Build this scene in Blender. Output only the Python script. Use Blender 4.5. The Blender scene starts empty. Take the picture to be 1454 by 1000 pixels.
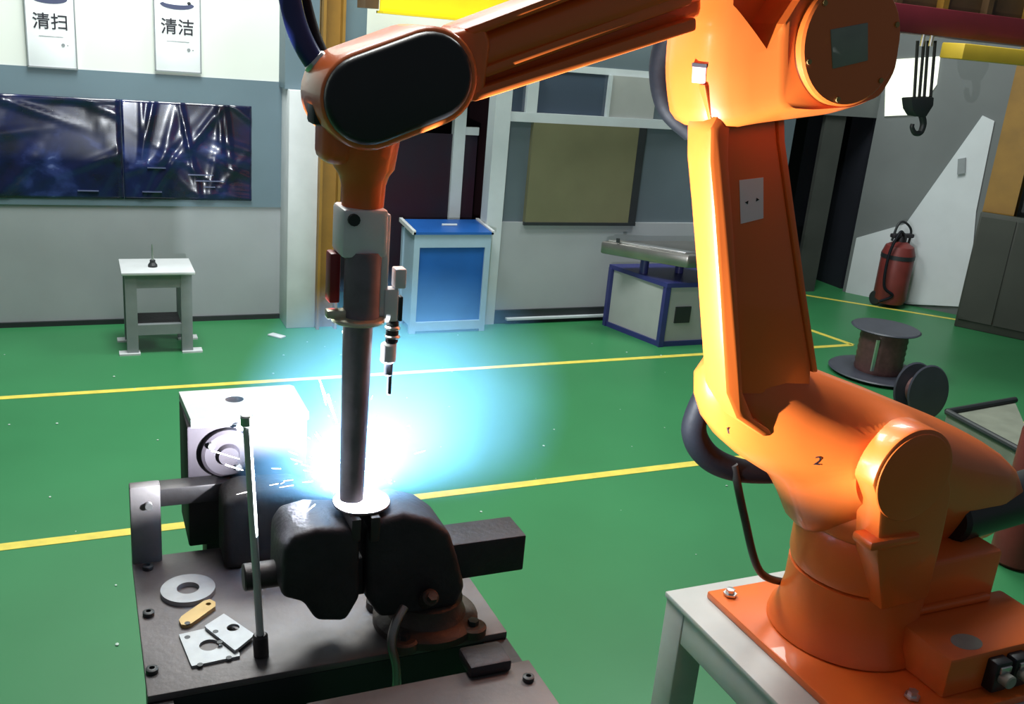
import bpy, bmesh, math, random
from mathutils import Vector, Matrix
random.seed(7)
S = bpy.context.scene
COL = S.collection

# ------------------------------------------------------------------ camera
IW, IH, FPX = 1454.0, 1000.0, 1373.0
PITCH, ROLL, YAW, CAMZ = math.radians(18.0), math.radians(5.13), math.radians(25.0), 2.2
FW = Vector((math.sin(YAW)*math.cos(PITCH), math.cos(YAW)*math.cos(PITCH), -math.sin(PITCH)))
R0 = Vector((math.cos(YAW), -math.sin(YAW), 0)); U0 = R0.cross(FW)
RT = R0*math.cos(ROLL)+U0*math.sin(ROLL); UP = -R0*math.sin(ROLL)+U0*math.cos(ROLL)
CP = Vector((0, 0, CAMZ))
cam = bpy.data.cameras.new('camera'); cam.sensor_width = 36; cam.lens = FPX/IW*36
cam.clip_start = 0.05; cam.clip_end = 100
co = bpy.data.objects.new('camera', cam); COL.objects.link(co)
M3 = Matrix((RT, UP, -FW)).transposed()
co.matrix_world = Matrix.Translation(CP) @ M3.to_4x4()
S.camera = co
def ray(x, y): return FW + RT*((x-IW/2)/FPX) - UP*((y-IH/2)/FPX)
def at(x, y, Y): d = ray(x, y); return CP + d*(Y/d.y)              # point on the plane y = Y
def atz(x, y, z): d = ray(x, y); return CP + d*((z-CAMZ)/d.z)      # point on the plane z
def atp(x, y, p, n): d = ray(x, y); return CP + d*((p-CP).dot(n)/d.dot(n))

# ------------------------------------------------------------------ world, lights, exposure
w = bpy.data.worlds.new('hall_air'); S.world = w; w.use_nodes = True
bg = w.node_tree.nodes['Background']; bg.inputs[0].default_value = (0.80, 0.90, 1.0, 1); bg.inputs[1].default_value = 0.11
S.view_settings.view_transform = 'Standard'; S.view_settings.look = 'None'
S.view_settings.exposure = 0.0; S.view_settings.gamma = 1.0; S.view_settings.use_curve_mapping = False
def area(name, loc, target, size, power, col=(1, 1, 1), sy=None):
    l = bpy.data.lights.new(name, 'AREA'); l.energy = power; l.color = col; l.size = size
    if sy: l.shape = 'RECTANGLE'; l.size_y = sy
    o = bpy.data.objects.new(name, l); COL.objects.link(o); o.location = loc
    o.rotation_euler = (Vector(target)-Vector(loc)).to_track_quat('-Z', 'Y').to_euler()
    return o
area('high_bay_lamp_offscreen', (0.6, 5.6, 5.2), (0.6, 5.9, 0), 1.6, 300, (0.95, 1.0, 0.97))
area('high_bay_lamp_offscreen', (4.6, 5.4, 5.2), (4.6, 5.6, 0), 1.6, 215, (0.95, 1.0, 0.97))
area('high_bay_lamp_offscreen', (0.9, 3.3, 5.2), (0.9, 3.3, 0), 1.2, 85, (1.0, 0.98, 0.94))

# ------------------------------------------------------------------ materials
MATS = {}
def mat(name, col, rough=0.5, metal=0.0, noise=0.0, nscale=8.0, bump=0.0, bscale=60.0, col2=None, coat=0.0, emit=None, estr=0.0, spec=0.5):
    if name in MATS: return MATS[name]
    m = bpy.data.materials.new(name); m.use_nodes = True
    nt = m.node_tree; b = nt.nodes['Principled BSDF']
    b.inputs['Base Color'].default_value = (*col, 1); b.inputs['Roughness'].default_value = rough
    b.inputs['Metallic'].default_value = metal; b.inputs['Coat Weight'].default_value = coat
    b.inputs['Specular IOR Level'].default_value = spec
    if emit: b.inputs['Emission Color'].default_value = (*emit, 1); b.inputs['Emission Strength'].default_value = estr
    tc = nt.nodes.new('ShaderNodeTexCoord')
    if noise > 0 or col2:
        n = nt.nodes.new('ShaderNodeTexNoise'); n.inputs['Scale'].default_value = nscale; n.inputs['Detail'].default_value = 5
        nt.links.new(tc.outputs['Object'], n.inputs['Vector'])
        r = nt.nodes.new('ShaderNodeValToRGB'); r.color_ramp.elements[0].position = 0.3; r.color_ramp.elements[1].position = 0.7
        c2 = col2 or tuple(c*(1-noise) for c in col)
        r.color_ramp.elements[0].color = (*c2, 1); r.color_ramp.elements[1].color = (*col, 1)
        nt.links.new(n.outputs['Fac'], r.inputs['Fac']); nt.links.new(r.outputs['Color'], b.inputs['Base Color'])
    if bump > 0:
        n2 = nt.nodes.new('ShaderNodeTexNoise'); n2.inputs['Scale'].default_value = bscale; n2.inputs['Detail'].default_value = 4
        nt.links.new(tc.outputs['Object'], n2.inputs['Vector'])
        bp = nt.nodes.new('ShaderNodeBump'); bp.inputs['Strength'].default_value = bump; bp.inputs['Distance'].default_value = 0.01
        nt.links.new(n2.outputs['Fac'], bp.inputs['Height']); nt.links.new(bp.outputs['Normal'], b.inputs['Normal'])
    MATS[name] = m
    return m
ORANGE = mat('robot_orange', (0.80, 0.155, 0.022), 0.38, noise=0.10, nscale=3, coat=0.25)
WRED = mat('torch_red', (0.26, 0.012, 0.014), 0.40, noise=0.15, nscale=8)
BLACKP = mat('black_plastic', (0.012, 0.013, 0.016), 0.42, noise=0.2, nscale=12)
RUBBER = mat('black_rubber', (0.006, 0.007, 0.011), 0.6, bump=0.1, spec=0.2)
NAVY = mat('navy_hose', (0.02, 0.03, 0.16), 0.25, noise=0.2, nscale=10)
STEEL = mat('dark_steel', (0.06, 0.054, 0.055), 0.45, 0.6, noise=0.35, nscale=9, bump=0.1)
PLATE = mat('steel_plate', (0.16, 0.142, 0.142), 0.5, 0.25, noise=0.4, nscale=6, bump=0.08)
IRON = mat('cast_iron', (0.036, 0.032, 0.038), 0.55, 0.35, noise=0.4, nscale=12, bump=0.25)
BROWNI = mat('brown_iron', (0.085, 0.068, 0.056), 0.55, 0.4, noise=0.4, nscale=10, bump=0.25)
BRIGHT = mat('bright_steel', (0.70, 0.70, 0.70), 0.28, 0.9, noise=0.15, nscale=20)
ZINC = mat('zinc_flange', (0.34, 0.35, 0.36), 0.4, 0.25, noise=0.2, nscale=25)
BRASS = mat('brass_link', (0.40, 0.27, 0.10), 0.4, 0.4, noise=0.2, nscale=25)
WHITEP = mat('white_paint', (0.55, 0.575, 0.585), 0.45, noise=0.12, nscale=6)
WHITEM = mat('white_bracket', (0.88, 0.87, 0.90), 0.35, noise=0.1, nscale=15)
GREYP = mat('grey_paint', (0.24, 0.265, 0.275), 0.5, noise=0.2, nscale=7)
PIPE = mat('torch_grey', (0.22, 0.19, 0.22), 0.55, 0.05, noise=0.3, nscale=18)
GREYM = mat('nameplate_grey', (0.30, 0.31, 0.27), 0.6, 0.0, noise=0.15, nscale=20)
STICK = mat('sticker_white', (0.75, 0.77, 0.9), 0.4, noise=0.05)
INK = mat('print_ink', (0.01, 0.01, 0.018), 0.6, noise=0.1)
PINK = mat('sticker_pink', (0.85, 0.5, 0.62), 0.5, noise=0.1)
BLUE = mat('cabinet_blue', (0.012, 0.095, 0.36), 0.38, noise=0.2, nscale=4)
NAVYP = mat('navy_paint', (0.03, 0.035, 0.16), 0.4, noise=0.15)
PANELW = mat('panel_white', (0.36, 0.38, 0.37), 0.45, noise=0.1, nscale=5)
OCHRE = mat('ochre_paint', (0.27, 0.14, 0.016), 0.5, noise=0.3, nscale=4)
YEL = mat('crane_yellow', (0.85, 0.62, 0.01), 0.42, noise=0.1, nscale=4)
CRRED = mat('crane_red', (0.13, 0.009, 0.018), 0.45, noise=0.3, nscale=3)
BROWN = mat('girder_brown', (0.09, 0.05, 0.02), 0.5, noise=0.4, nscale=5)
EXTRED = mat('extinguisher_red', (0.19, 0.032, 0.028), 0.45, noise=0.25, nscale=8)
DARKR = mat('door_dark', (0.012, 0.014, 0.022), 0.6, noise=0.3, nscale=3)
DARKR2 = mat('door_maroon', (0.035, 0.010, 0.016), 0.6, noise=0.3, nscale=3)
WUP = mat('wall_cream', (0.68, 0.71, 0.655), 0.6, noise=0.05, nscale=2)
WBAND = mat('wall_blue_grey', (0.115, 0.175, 0.21), 0.55, noise=0.12, nscale=2)
WLOW = mat('wall_pale_grey', (0.32, 0.345, 0.36), 0.55, noise=0.1, nscale=2.5)
WGREY = mat('wall_grey', (0.13, 0.145, 0.145), 0.6, noise=0.15, nscale=2)
SLATE = mat('slate_panel', (0.10, 0.135, 0.155), 0.5, noise=0.15, nscale=2)
OLIVE = mat('olive_screen', (0.145, 0.145, 0.078), 0.5, noise=0.2, nscale=2.5)
FRAMEW = mat('frame_white', (0.50, 0.56, 0.58), 0.4, noise=0.08)
BLKTRIM = mat('black_trim', (0.018, 0.022, 0.025), 0.5, noise=0.2)
YLINE = mat('line_yellow', (0.72, 0.60, 0.09), 0.5, noise=0.22, nscale=14)
OLIVEW = mat('wall_olive_dark', (0.042, 0.046, 0.036), 0.6, noise=0.3, nscale=2)
SPOOLB = mat('spool_slate', (0.05, 0.055, 0.075), 0.45, noise=0.2)
SPOOLR = mat('spool_copper', (0.13, 0.06, 0.06), 0.4, 0.2, noise=0.3, nscale=30)
ROPE = mat('rope_dark', (0.03, 0.03, 0.03), 0.6, noise=0.2)
def glass_mat(name, col, rough=0.08):
    m = mat(name, col, rough, noise=0.0); return m
PANE = mat('pane_blue', (0.05, 0.07, 0.10), 0.08)
def mat_window():
    return mat('daylight_window', (0.8, 0.85, 0.75), 0.3, emit=(0.95, 1.0, 0.88), estr=0.85, col2=(0.6, 0.62, 0.4), nscale=3)

# floor
def mat_floor():
    m = bpy.data.materials.new('floor_green_epoxy'); m.use_nodes = True; nt = m.node_tree; b = nt.nodes['Principled BSDF']
    tc = nt.nodes.new('ShaderNodeTexCoord')
    n = nt.nodes.new('ShaderNodeTexNoise'); n.inputs['Scale'].default_value = 0.9; n.inputs['Detail'].default_value = 6
    r = nt.nodes.new('ShaderNodeValToRGB')
    r.color_ramp.elements[0].position = 0.3; r.color_ramp.elements[0].color = (0.026, 0.155, 0.056, 1)
    r.color_ramp.elements[1].position = 0.7; r.color_ramp.elements[1].color = (0.034, 0.195, 0.072, 1)
    nt.links.new(tc.outputs['Object'], n.inputs['Vector']); nt.links.new(n.outputs['Fac'], r.inputs['Fac'])
    nt.links.new(r.outputs['Color'], b.inputs['Base Color'])
    b.inputs['Roughness'].default_value = 0.38; b.inputs['Specular IOR Level'].default_value = 0.35
    n2 = nt.nodes.new('ShaderNodeTexNoise'); n2.inputs['Scale'].default_value = 3
    bp = nt.nodes.new('ShaderNodeBump'); bp.inputs['Strength'].default_value = 0.05
    nt.links.new(tc.outputs['Object'], n2.inputs['Vector']); nt.links.new(n2.outputs['Fac'], bp.inputs['Height']); nt.links.new(bp.outputs['Normal'], b.inputs['Normal'])
    return m

# ------------------------------------------------------------------ mesh helpers (all in world coordinates)
WLOC = {}
def bmn(): return bmesh.new()
def bev(bm, geom_edges, r, seg=2):
    es = [e for e in geom_edges if e.is_valid and len(e.link_faces) == 2 and e.calc_face_angle(0) > math.radians(28)]
    if es and r > 0:
        bmesh.ops.bevel(bm, geom=es, offset=r, segments=seg, profile=0.5, affect='EDGES', clamp_overlap=True)
def box(bm, a, b, r=0.0, seg=2, rot=None):
    a, b = Vector(a), Vector(b); c = (a+b)/2; d = b-a
    t = bmn(); bmesh.ops.create_cube(t, size=1)
    bmesh.ops.scale(t, vec=(abs(d.x), abs(d.y), abs(d.z)), verts=t.verts)
    bev(t, list(t.edges), r, seg)
    if rot: bmesh.ops.rotate(t, verts=t.verts, cent=(0, 0, 0), matrix=rot)
    bmesh.ops.translate(t, vec=c, verts=t.verts); merge(bm, t)
def merge(bm, t):
    me = bpy.data.meshes.new('tmp'); t.to_mesh(me); t.free(); bm.from_mesh(me); bpy.data.meshes.remove(me)
def rings(bm, loops, cap=True, closed=True):
    vs = [[bm.verts.new(p) for p in L] for L in loops]
    n = len(vs[0])
    for i in range(len(vs)-1):
        for k in range(n if closed else n-1):
            j = (k+1) % n
            bm.faces.new((vs[i][k], vs[i][j], vs[i+1][j], vs[i+1][k]))
    if cap:
        bm.faces.new(list(reversed(vs[0]))); bm.faces.new(vs[-1])
    bmesh.ops.recalc_face_normals(bm, faces=bm.faces)
def frame(d):
    d = d.normalized(); a = Vector((0, 0, 1)) if abs(d.z) < 0.9 else Vector((1, 0, 0))
    u = d.cross(a).normalized(); return u, d.cross(u)
def cyl(bm, p, q, r0, r1=None, n=24, bv=0.0):
    p, q = Vector(p), Vector(q); r1 = r0 if r1 is None else r1; u, v = frame(q-p); d = (q-p).normalized()
    prof = [(0, r0), (1, r1)]
    L = (q-p).length
    if bv > 0: prof = [(0, r0-bv), (bv/L, r0), (1-bv/L, r1), (1, r1-bv)]
    lp = [[p+(q-p)*t+(u*math.cos(2*math.pi*k/n)+v*math.sin(2*math.pi*k/n))*r for k in range(n)] for t, r in prof]
    t = bmn(); rings(t, lp); merge(bm, t)
def lathe(bm, c, prof, n=32, axis=Vector((0, 0, 1))):
    c = Vector(c); u, v = frame(axis)
    lp = [[c+axis*h+(u*math.cos(2*math.pi*k/n)+v*math.sin(2*math.pi*k/n))*max(r, 1e-4) for k in range(n)] for r, h in prof]
    t = bmn(); rings(t, lp); merge(bm, t)
def smooth_path(pts, n=8):
    pts = [Vector(p) for p in pts]; out = []
    for i in range(len(pts)-1):
        p0 = pts[max(i-1, 0)]; p1 = pts[i]; p2 = pts[i+1]; p3 = pts[min(i+2, len(pts)-1)]
        for k in range(n):
            t = k/n
            out.append(0.5*((2*p1)+(p2-p0)*t+(2*p0-5*p1+4*p2-p3)*t*t+(3*p1-p0-3*p2+p3)*t**3))
    out.append(pts[-1]); return out
def tube(bm, pts, r, n=12, smooth=True, sub=8):
    P = smooth_path(pts, sub) if smooth else [Vector(p) for p in pts]
    u, v = frame(P[1]-P[0]); lp = []
    for i, p in enumerate(P):
        d = (P[min(i+1, len(P)-1)]-P[max(i-1, 0)]).normalized()
        u = (u-d*u.dot(d)).normalized(); v = d.cross(u)
        rr = r(i/(len(P)-1)) if callable(r) else r
        lp.append([p+(u*math.cos(2*math.pi*k/n)+v*math.sin(2*math.pi*k/n))*rr for k in range(n)])
    t = bmn(); rings(t, lp); merge(bm, t)
def prism(bm, pts, vec, r=0.0, seg=2):
    pts = [Vector(p) for p in pts]; vec = Vector(vec)
    t = bmn(); rings(t, [pts, [p+vec for p in pts]]); bev(t, list(t.edges), r, seg); merge(bm, t)
def pxprism(bm, px, Y, depth, r=0.0, seg=2):
    prism(bm, [at(x, y, Y) for x, y in px], (0, depth, 0), r, seg)
def resample(poly, c, n):
    """distances of a star-shaped xz polygon round c, at n angles"""
    out = []
    P = [(p.x-c[0], p.z-c[1]) for p in poly]
    for k in range(n):
        a = 2*math.pi*k/n; dx, dz = math.cos(a), math.sin(a); best = 0
        for i in range(len(P)):
            (x1, z1), (x2, z2) = P[i], P[(i+1) % len(P)]
            ex, ez = x2-x1, z2-z1; den = dx*ez-dz*ex
            if abs(den) < 1e-9: continue
            t = (x1*ez-z1*ex)/den; s = (x1*dz-z1*dx)/den
            if t > 0 and -1e-6 <= s <= 1+1e-6: best = max(best, t)
        out.append(best)
    return out
def smooth_r(R, k=1):
    for _ in range(k): R = [(R[i-1]+2*R[i]+R[(i+1) % len(R)])/4 for i in range(len(R))]
    return R
def holed(bm, outer, inner, vec):
    """flat plate with a hole: outer and inner loops of equal length"""
    vec = Vector(vec); n = len(outer)
    A = [bm.verts.new(p) for p in outer]; B = [bm.verts.new(p) for p in inner]
    A2 = [bm.verts.new(Vector(p)+vec) for p in outer]; B2 = [bm.verts.new(Vector(p)+vec) for p in inner]
    for k in range(n):
        j = (k+1) % n
        for q in ((A[k], A[j], B[j], B[k]), (A2[k], B2[k], B2[j], A2[j]), (A[k], A2[k], A2[j], A[j]), (B[k], B[j], B2[j], B2[k])):
            bm.faces.new(q)
    bmesh.ops.recalc_face_normals(bm, faces=bm.faces)

def obj(name, bm, m, parent=None, label=None, cat=None, group=None, kind=None, sharp=32):
    xs = [v.co for v in bm.verts]
    lo = Vector((min(p.x for p in xs), min(p.y for p in xs), min(p.z for p in xs)))
    hi = Vector((max(p.x for p in xs), max(p.y for p in xs), max(p.z for p in xs)))
    org = Vector(((lo.x+hi.x)/2, (lo.y+hi.y)/2, lo.z))
    bmesh.ops.translate(bm, vec=-org, verts=bm.verts)
    me = bpy.data.meshes.new(name); bm.to_mesh(me); bm.free()
    for p in me.polygons: p.use_smooth = True
    me.set_sharp_from_angle(angle=math.radians(sharp))
    me.materials.append(m)
    return link(name, me, org, parent, label, cat, group, kind)
def link(name, data, org, parent=None, label=None, cat=None, group=None, kind=None):
    o = bpy.data.objects.new(name, data); COL.objects.link(o); WLOC[o.name] = Vector(org)
    if parent: o.parent = parent; o.location = Vector(org)-WLOC[parent.name]
    else: o.location = org
    if label: o['label'] = label
    if cat: o['category'] = cat
    if group: o['group'] = group
    if kind: o['kind'] = kind
    return o
def thing(name, loc, label, cat, group=None):
    return link(name, None, Vector(loc), None, label, cat, group)
def text(name, s, loc, size, m, parent, rot=(math.pi/2, 0, 0), ext=0.001, align='CENTER', bold=0.0):
    cu = bpy.data.curves.new(name, 'FONT'); cu.body = s; cu.size = size; cu.extrude = ext; cu.offset = bold; cu.align_x = align; cu.align_y = 'CENTER'
    t = bpy.data.objects.new('tmp_text', cu); COL.objects.link(t)
    dg = bpy.context.evaluated_depsgraph_get(); dg.update()
    me = bpy.data.meshes.new_from_object(t.evaluated_get(dg)); bpy.data.objects.remove(t); bpy.data.curves.remove(cu)
    me.materials.clear(); me.materials.append(m); me.name = name
    o = link(name, me, loc, parent); o.rotation_euler = rot
    return o

# ================================================================== THE SETTING
YB = 7.2
bm = bmn(); box(bm, (-5, -3, -0.1), (12, 9.2, 0)); floor = obj('floor', bm, mat_floor(), kind='structure')
def fline(p, q, wd=0.055):
    p, q = Vector((*p, 0)), Vector((*q, 0)); s = (q-p).normalized().cross(Vector((0, 0, 1)))*wd/2
    b = bmn(); prism(b, [p-s, q-s, q+s, p+s], (0, 0, 0.002)); obj('floor_line', b, YLINE, floor)
fline((-4, 5.80), (5.85, 5.86), 0.05); fline((-4, 4.02), (8, 4.16), 0.06)
fline((5.72, 6.5), (5.86, 5.86), 0.05); fline((6.6, 7.35), (7.75, 6.24), 0.045); fline((7.73, 6.22), (9.5, 6.30), 0.045)
# floor crumbs: weld spatter lying about
b = bmn()
for i in range(70):
    x, y = random.uniform(-0.6, 4.5), random.uniform(2.6, 6.8); s = random.uniform(0.003, 0.008)
    t = bmn(); bmesh.ops.create_icosphere(t, subdivisions=1, radius=s); bmesh.ops.scale(t, vec=(1, random.uniform(.5, 1.5), .5), verts=t.verts)
    bmesh.ops.translate(t, vec=(x, y, s*.4), verts=t.verts); merge(b, t)
obj('weld_spatter', b, mat('crumb_pale', (0.42, 0.55, 0.48), 0.5, noise=.1), None, 'small pale crumbs of weld spatter scattered on green floor', 'spatter', kind='stuff')

# back wall left of the ochre column: pale dado, blue-grey band, cream top
xL, xR = -4.0, at(398, 300, YB).x
zb0, zb1 = at(200, 292, YB).z, at(200, 104, YB).z
b = bmn(); box(b, (xL, YB, 0), (xR, YB+0.15, zb0)); wall = obj('wall_back', b, WLOW, kind='structure')
b = bmn(); box(b, (xL, YB-0.012, zb0), (xR, YB+0.15, zb1)); obj('wall_band', b, WBAND, wall)
b = bmn(); box(b, (xL, YB, zb1), (xR, YB+0.15, 4.2)); obj('wall_upper', b, WUP, wall)
b = bmn(); box(b, (xL, YB-0.02, 0.0), (xR, YB, 0.035)); obj('baseboard_back', b, BLKTRIM, kind='structure')
# white boxed pier at the end of that wall
pz = at(425, 128, 6.95).z
x0, x1 = at(401, 300, 7.1).x, at(449, 400, 6.9).x
b = bmn(); box(b, (xR, 6.92, 0), (x1, 7.35, pz), 0.006); pier = obj('wall_pier', b, WHITEP, kind='structure')
b = bmn(); box(b, (xR-0.02, 6.98, pz), (x1, 7.35, 4.2)); obj('wall_pier_upper', b, WBAND, kind='structure')
# ochre steel column
cx0, cx1 = x1, at(481, 300, 6.9).x
b = bmn(); box(b, (cx0, 6.86, 0), (cx0+0.02, 7.1, 4.2)); box(b, (cx1-0.02, 6.86, 0), (cx1, 7.1, 4.2)); box(b, (cx0, 6.93, 0), (cx1, 6.95, 4.2))
obj('steel_column', b, OCHRE, None, 'ochre painted steel column between white pier and dark doorway', 'column')
# dark doorway and room behind
px0, px1 = at(690, 300, 6.85).x, at(712, 300, 6.85).x
hz = at(560, 100, 6.98).z
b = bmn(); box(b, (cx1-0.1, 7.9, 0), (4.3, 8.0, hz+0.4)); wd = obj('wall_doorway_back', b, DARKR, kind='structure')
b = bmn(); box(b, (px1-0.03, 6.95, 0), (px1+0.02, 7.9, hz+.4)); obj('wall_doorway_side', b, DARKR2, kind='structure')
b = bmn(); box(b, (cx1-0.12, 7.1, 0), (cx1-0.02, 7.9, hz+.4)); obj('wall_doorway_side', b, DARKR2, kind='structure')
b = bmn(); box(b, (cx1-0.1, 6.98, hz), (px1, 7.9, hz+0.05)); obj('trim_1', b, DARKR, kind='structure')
# header panels over the doorway
xa = at(520, 60, 6.95).x
b = bmn(); box(b, (cx1, 6.95, hz), (xa, 7.0, 4.2)); obj('wall_header', b, WBAND, kind='structure')
b = bmn(); box(b, (xa, 6.95, hz), (px1+0.2, 7.0, 4.2)); obj('wall_header', b, WUP, kind='structure')
# inner door frame: slim post and rail
b = bmn(); a0 = at(641, 250, 7.1); a1 = at(657, 250, 7.1); zt = at(650, 180, 7.1).z
box(b, (a0.x, 7.1, 0), (a1.x, 7.16, zt+.35)); box(b, (a1.x, 7.11, zt-0.06), (px0, 7.15, zt))
door = obj('door_1', b, FRAMEW, kind='structure')
for xx0, xx1 in ((cx1+0.35, a0.x), (a1.x, px0)):
    b = bmn(); box(b, (xx0, 7.13, 0), (xx1, 7.135, zt-0.06)); obj('door_pane', b, mat('dark_glass', (0.014, 0.02, 0.03), 0.3, noise=.3, nscale=1.5, spec=.2, col2=(0.03, 0.01, 0.018)), door)
# partition wall with transom lights
YP = 6.85
def X(px, py=300): return at(px, py, YP).x
def Z(px, py): return at(px, py, YP).z
z_sill, z_head, z_top = Z(800, 316), Z(800, 172), Z(850, 96)
xe = X(1000, 250)+0.5
b = bmn(); box(b, (px0, YP, 0), (xe, YP+0.1, z_sill)); part = obj('wall_partition', b, WLOW, kind='structure')
b = bmn(); box(b, (px0, YP-0.03, 0), (px1, YP+0.1, z_top)); obj('frame_post', b, FRAMEW, part)
b = bmn(); box(b, (px1, YP-0.015, z_head-0.02), (xe, YP+0.08, z_head+0.05)); obj('frame_rail', b, FRAMEW, part)
b = bmn(); box(b, (px1, YP+0.02, z_top-0.05), (xe, YP+0.1, z_top)); obj('frame_rail', b, FRAMEW, part)
b = bmn(); box(b, (px0-0.2, YP+0.03, z_top), (xe, YP+0.12, 4.2)); obj('wall_partition_upper', b, SLATE, part)
xv0, xv1, xv2, xv3 = X(748, 140), X(763, 140), X(863, 140), X(931, 140)
for q0, q1 in ((xv0, xv1), (xv2, xv2+0.02)):
    b = bmn(); box(b, (q0, YP-0.012, z_head+0.05), (q1, YP+0.08, z_top-0.05)); obj('frame_mullion', b, FRAMEW, part)
b = bmn(); box(b, (xv2+0.02, YP+0.0, z_head+0.05), (xv3, YP+0.07, z_top-0.05)); obj('solid_panel', b, PANELW, part)
b = bmn(); box(b, (xv3, YP+0.03, z_head+0.05), (xe, YP+0.07, z_top-0.05)); obj('solid_panel', b, SLATE, part)
for n_, (q0, q1) in enumerate(((px1, xv0), (xv1, xv2))):
    b = bmn(); box(b, (q0, YP+0.03, z_head+0.05), (q1, YP+0.045, z_top-0.05)); obj('window_%d' % (n_+1), b, PANE, kind='structure')
# infill between sill and head
xo0, xo1, xo2 = X(750, 250), X(898, 250), X(908, 250)
for nm, q0, q1, m_, dy in (('glazed_panel', px1+.025, xo0, SLATE, .03), ('dark_edge', px1, px1+.025, BLKTRIM, .02), ('olive_screen', xo0, xo1, OLIVE, -.02), ('dark_edge', xo1, xo2, BLKTRIM, -.025), ('slate_infill', xo2, xe, SLATE, .03)):
    b = bmn(); zlo = z_sill if nm != 'slate_infill' else z_sill-0.03
    box(b, (q0, YP+dy, zlo), (q1, YP+.08, z_head-0.02)); obj(nm, b, m_, part)
b = bmn(); box(b, (xo0-.01, YP-0.03, z_sill-.02), (xo2, YP+.0, z_sill+.005)); obj('dark_edge', b, BLKTRIM, part)
b = bmn(); box(b, (px1, YP-0.02, 0), (xe, YP, 0.11)); obj('baseboard_partition', b, BLKTRIM, kind='structure')
b = bmn(); box(b, (px1+.1, YP-0.06, 0.035), (X(860, 450), YP-.02, 0.05)); obj('trim_2', b, FRAMEW, kind='structure')
# wall behind the robot arm and the far dark doorway
YR = 7.45
d0, d1 = at(1108, 300, YR).x, at(1196, 415, YR).x
zd = at(1170, 163, YR).z
b = bmn(); box(b, (xe-.02, YR, 0), (d0, YR+.1, 4.2)); obj('wall_far', b, SLATE, kind='structure')
b = bmn(); box(b, (d0, YR, zd), (d1+.05, YR+.1, 4.2)); obj('wall_far_header', b, WGREY, kind='structure')
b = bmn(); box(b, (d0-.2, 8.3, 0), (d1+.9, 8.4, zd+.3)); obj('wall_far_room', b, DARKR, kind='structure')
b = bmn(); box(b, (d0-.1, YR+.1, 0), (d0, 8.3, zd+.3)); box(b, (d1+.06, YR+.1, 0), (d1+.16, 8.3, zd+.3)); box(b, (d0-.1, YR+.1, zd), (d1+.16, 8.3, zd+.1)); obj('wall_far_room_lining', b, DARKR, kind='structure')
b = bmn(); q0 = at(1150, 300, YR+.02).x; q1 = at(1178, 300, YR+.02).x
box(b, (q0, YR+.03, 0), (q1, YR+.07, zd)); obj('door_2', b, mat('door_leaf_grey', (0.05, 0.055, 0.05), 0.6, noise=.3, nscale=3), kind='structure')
# right wall, slanting towards the camera
w0 = Vector((d1+.0, YR, 0)); w1 = Vector((7.98, 6.20, 0)); wdir = (w1-w0).normalized(); wn = Vector((wdir.y, -wdir.x, 0)).normalized()
if wn.dot(-w0) < 0: wn = -wn
wend = w0+wdir*4.0
b = bmn(); prism(b, [w0, wend, wend-wn*.12, w0-wn*.12], (0, 0, 4.2)); wr = obj('wall_right', b, WGREY, kind='structure')
def onw(px, py, off=0.0): return atp(px, py, w0+wn*off, wn)
def wpanel(name, px, off, th, m_, parent=None, **k):
    b = bmn(); prism(b, [onw(x, y, off) for x, y in px], -wn*th); return obj(name, b, m_, parent, **k)
wpanel('window_3', [(1258, 85), (1335, 80), (1330, 120), (1300, 163), (1256, 165)], .02, .015, mat_window(), kind='structure')
wpanel('wall_white_area', [(1395, 164), (1412, 172), (1386, 300), (1374, 436), (1290, 432), (1200, 418), (1216, 338), (1286, 318)], .02, .018, mat('wall_white', (0.56, 0.60, 0.62), .5, noise=.1, nscale=3), wr)  # white area with a slanted upper edge on the grey wall
wpanel('wall_socket', [(1360, 226), (1371, 224), (1370, 246), (1359, 248)], .05, .03, GREYP, None, label='small grey box mounted on white right wall', cat='socket')
pc = onw(1420, 300, .25)
b = bmn(); wdx = wdir*.13
prism(b, [pc-wdx*1.0, pc+wdx, pc+wdx+wn*.02, pc-wdx+wn*.02], (0, 0, 0))
b.free(); b = bmn()
base = Vector((pc.x, pc.y, 0))
for s in (-1, 1):
    c_ = base+wn*.12*s; prism(b, [c_-wdx-wn*.01, c_+wdx-wn*.01, c_+wdx+wn*.01, c_-wdx+wn*.01], (0, 0, 4.2))
prism(b, [base-wn*.12-wdir*.012, base-wn*.12+wdir*.012, base+wn*.12+wdir*.012, base+wn*.12-wdir*.012], (0, 0, 4.2))
obj('steel_column', b, OCHRE, None, 'ochre steel column standing against the dark right wall', 'column')

c0, c1 = onw(1388, 320, .50), onw(1560, 320, .50); zc = onw(1420, 305, .50).z
cab = thing('tool_locker', (c0.x, c0.y, 0), 'dark olive grey locker in front of the ochre right column', 'locker')
f0, f1 = Vector((c0.x, c0.y, 0)), Vector((c1.x, c1.y, 0))
b = bmn(); prism(b, [f0, f1, f1-wn*.05, f0-wn*.05], (0, 0, zc), .01); obj('body', b, OLIVEW, cab)
for k in range(3):
    p_, q_ = f0.lerp(f1, .02+k*.33), f0.lerp(f1, .33+k*.33); b = bmn(); prism(b, [p_+wn*.012, q_+wn*.012, q_, p_], (0, 0, zc-.12)); bmesh.ops.translate(b, vec=(0, 0, .08), verts=b.verts); obj('door', b, OLIVEW, cab)

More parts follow.
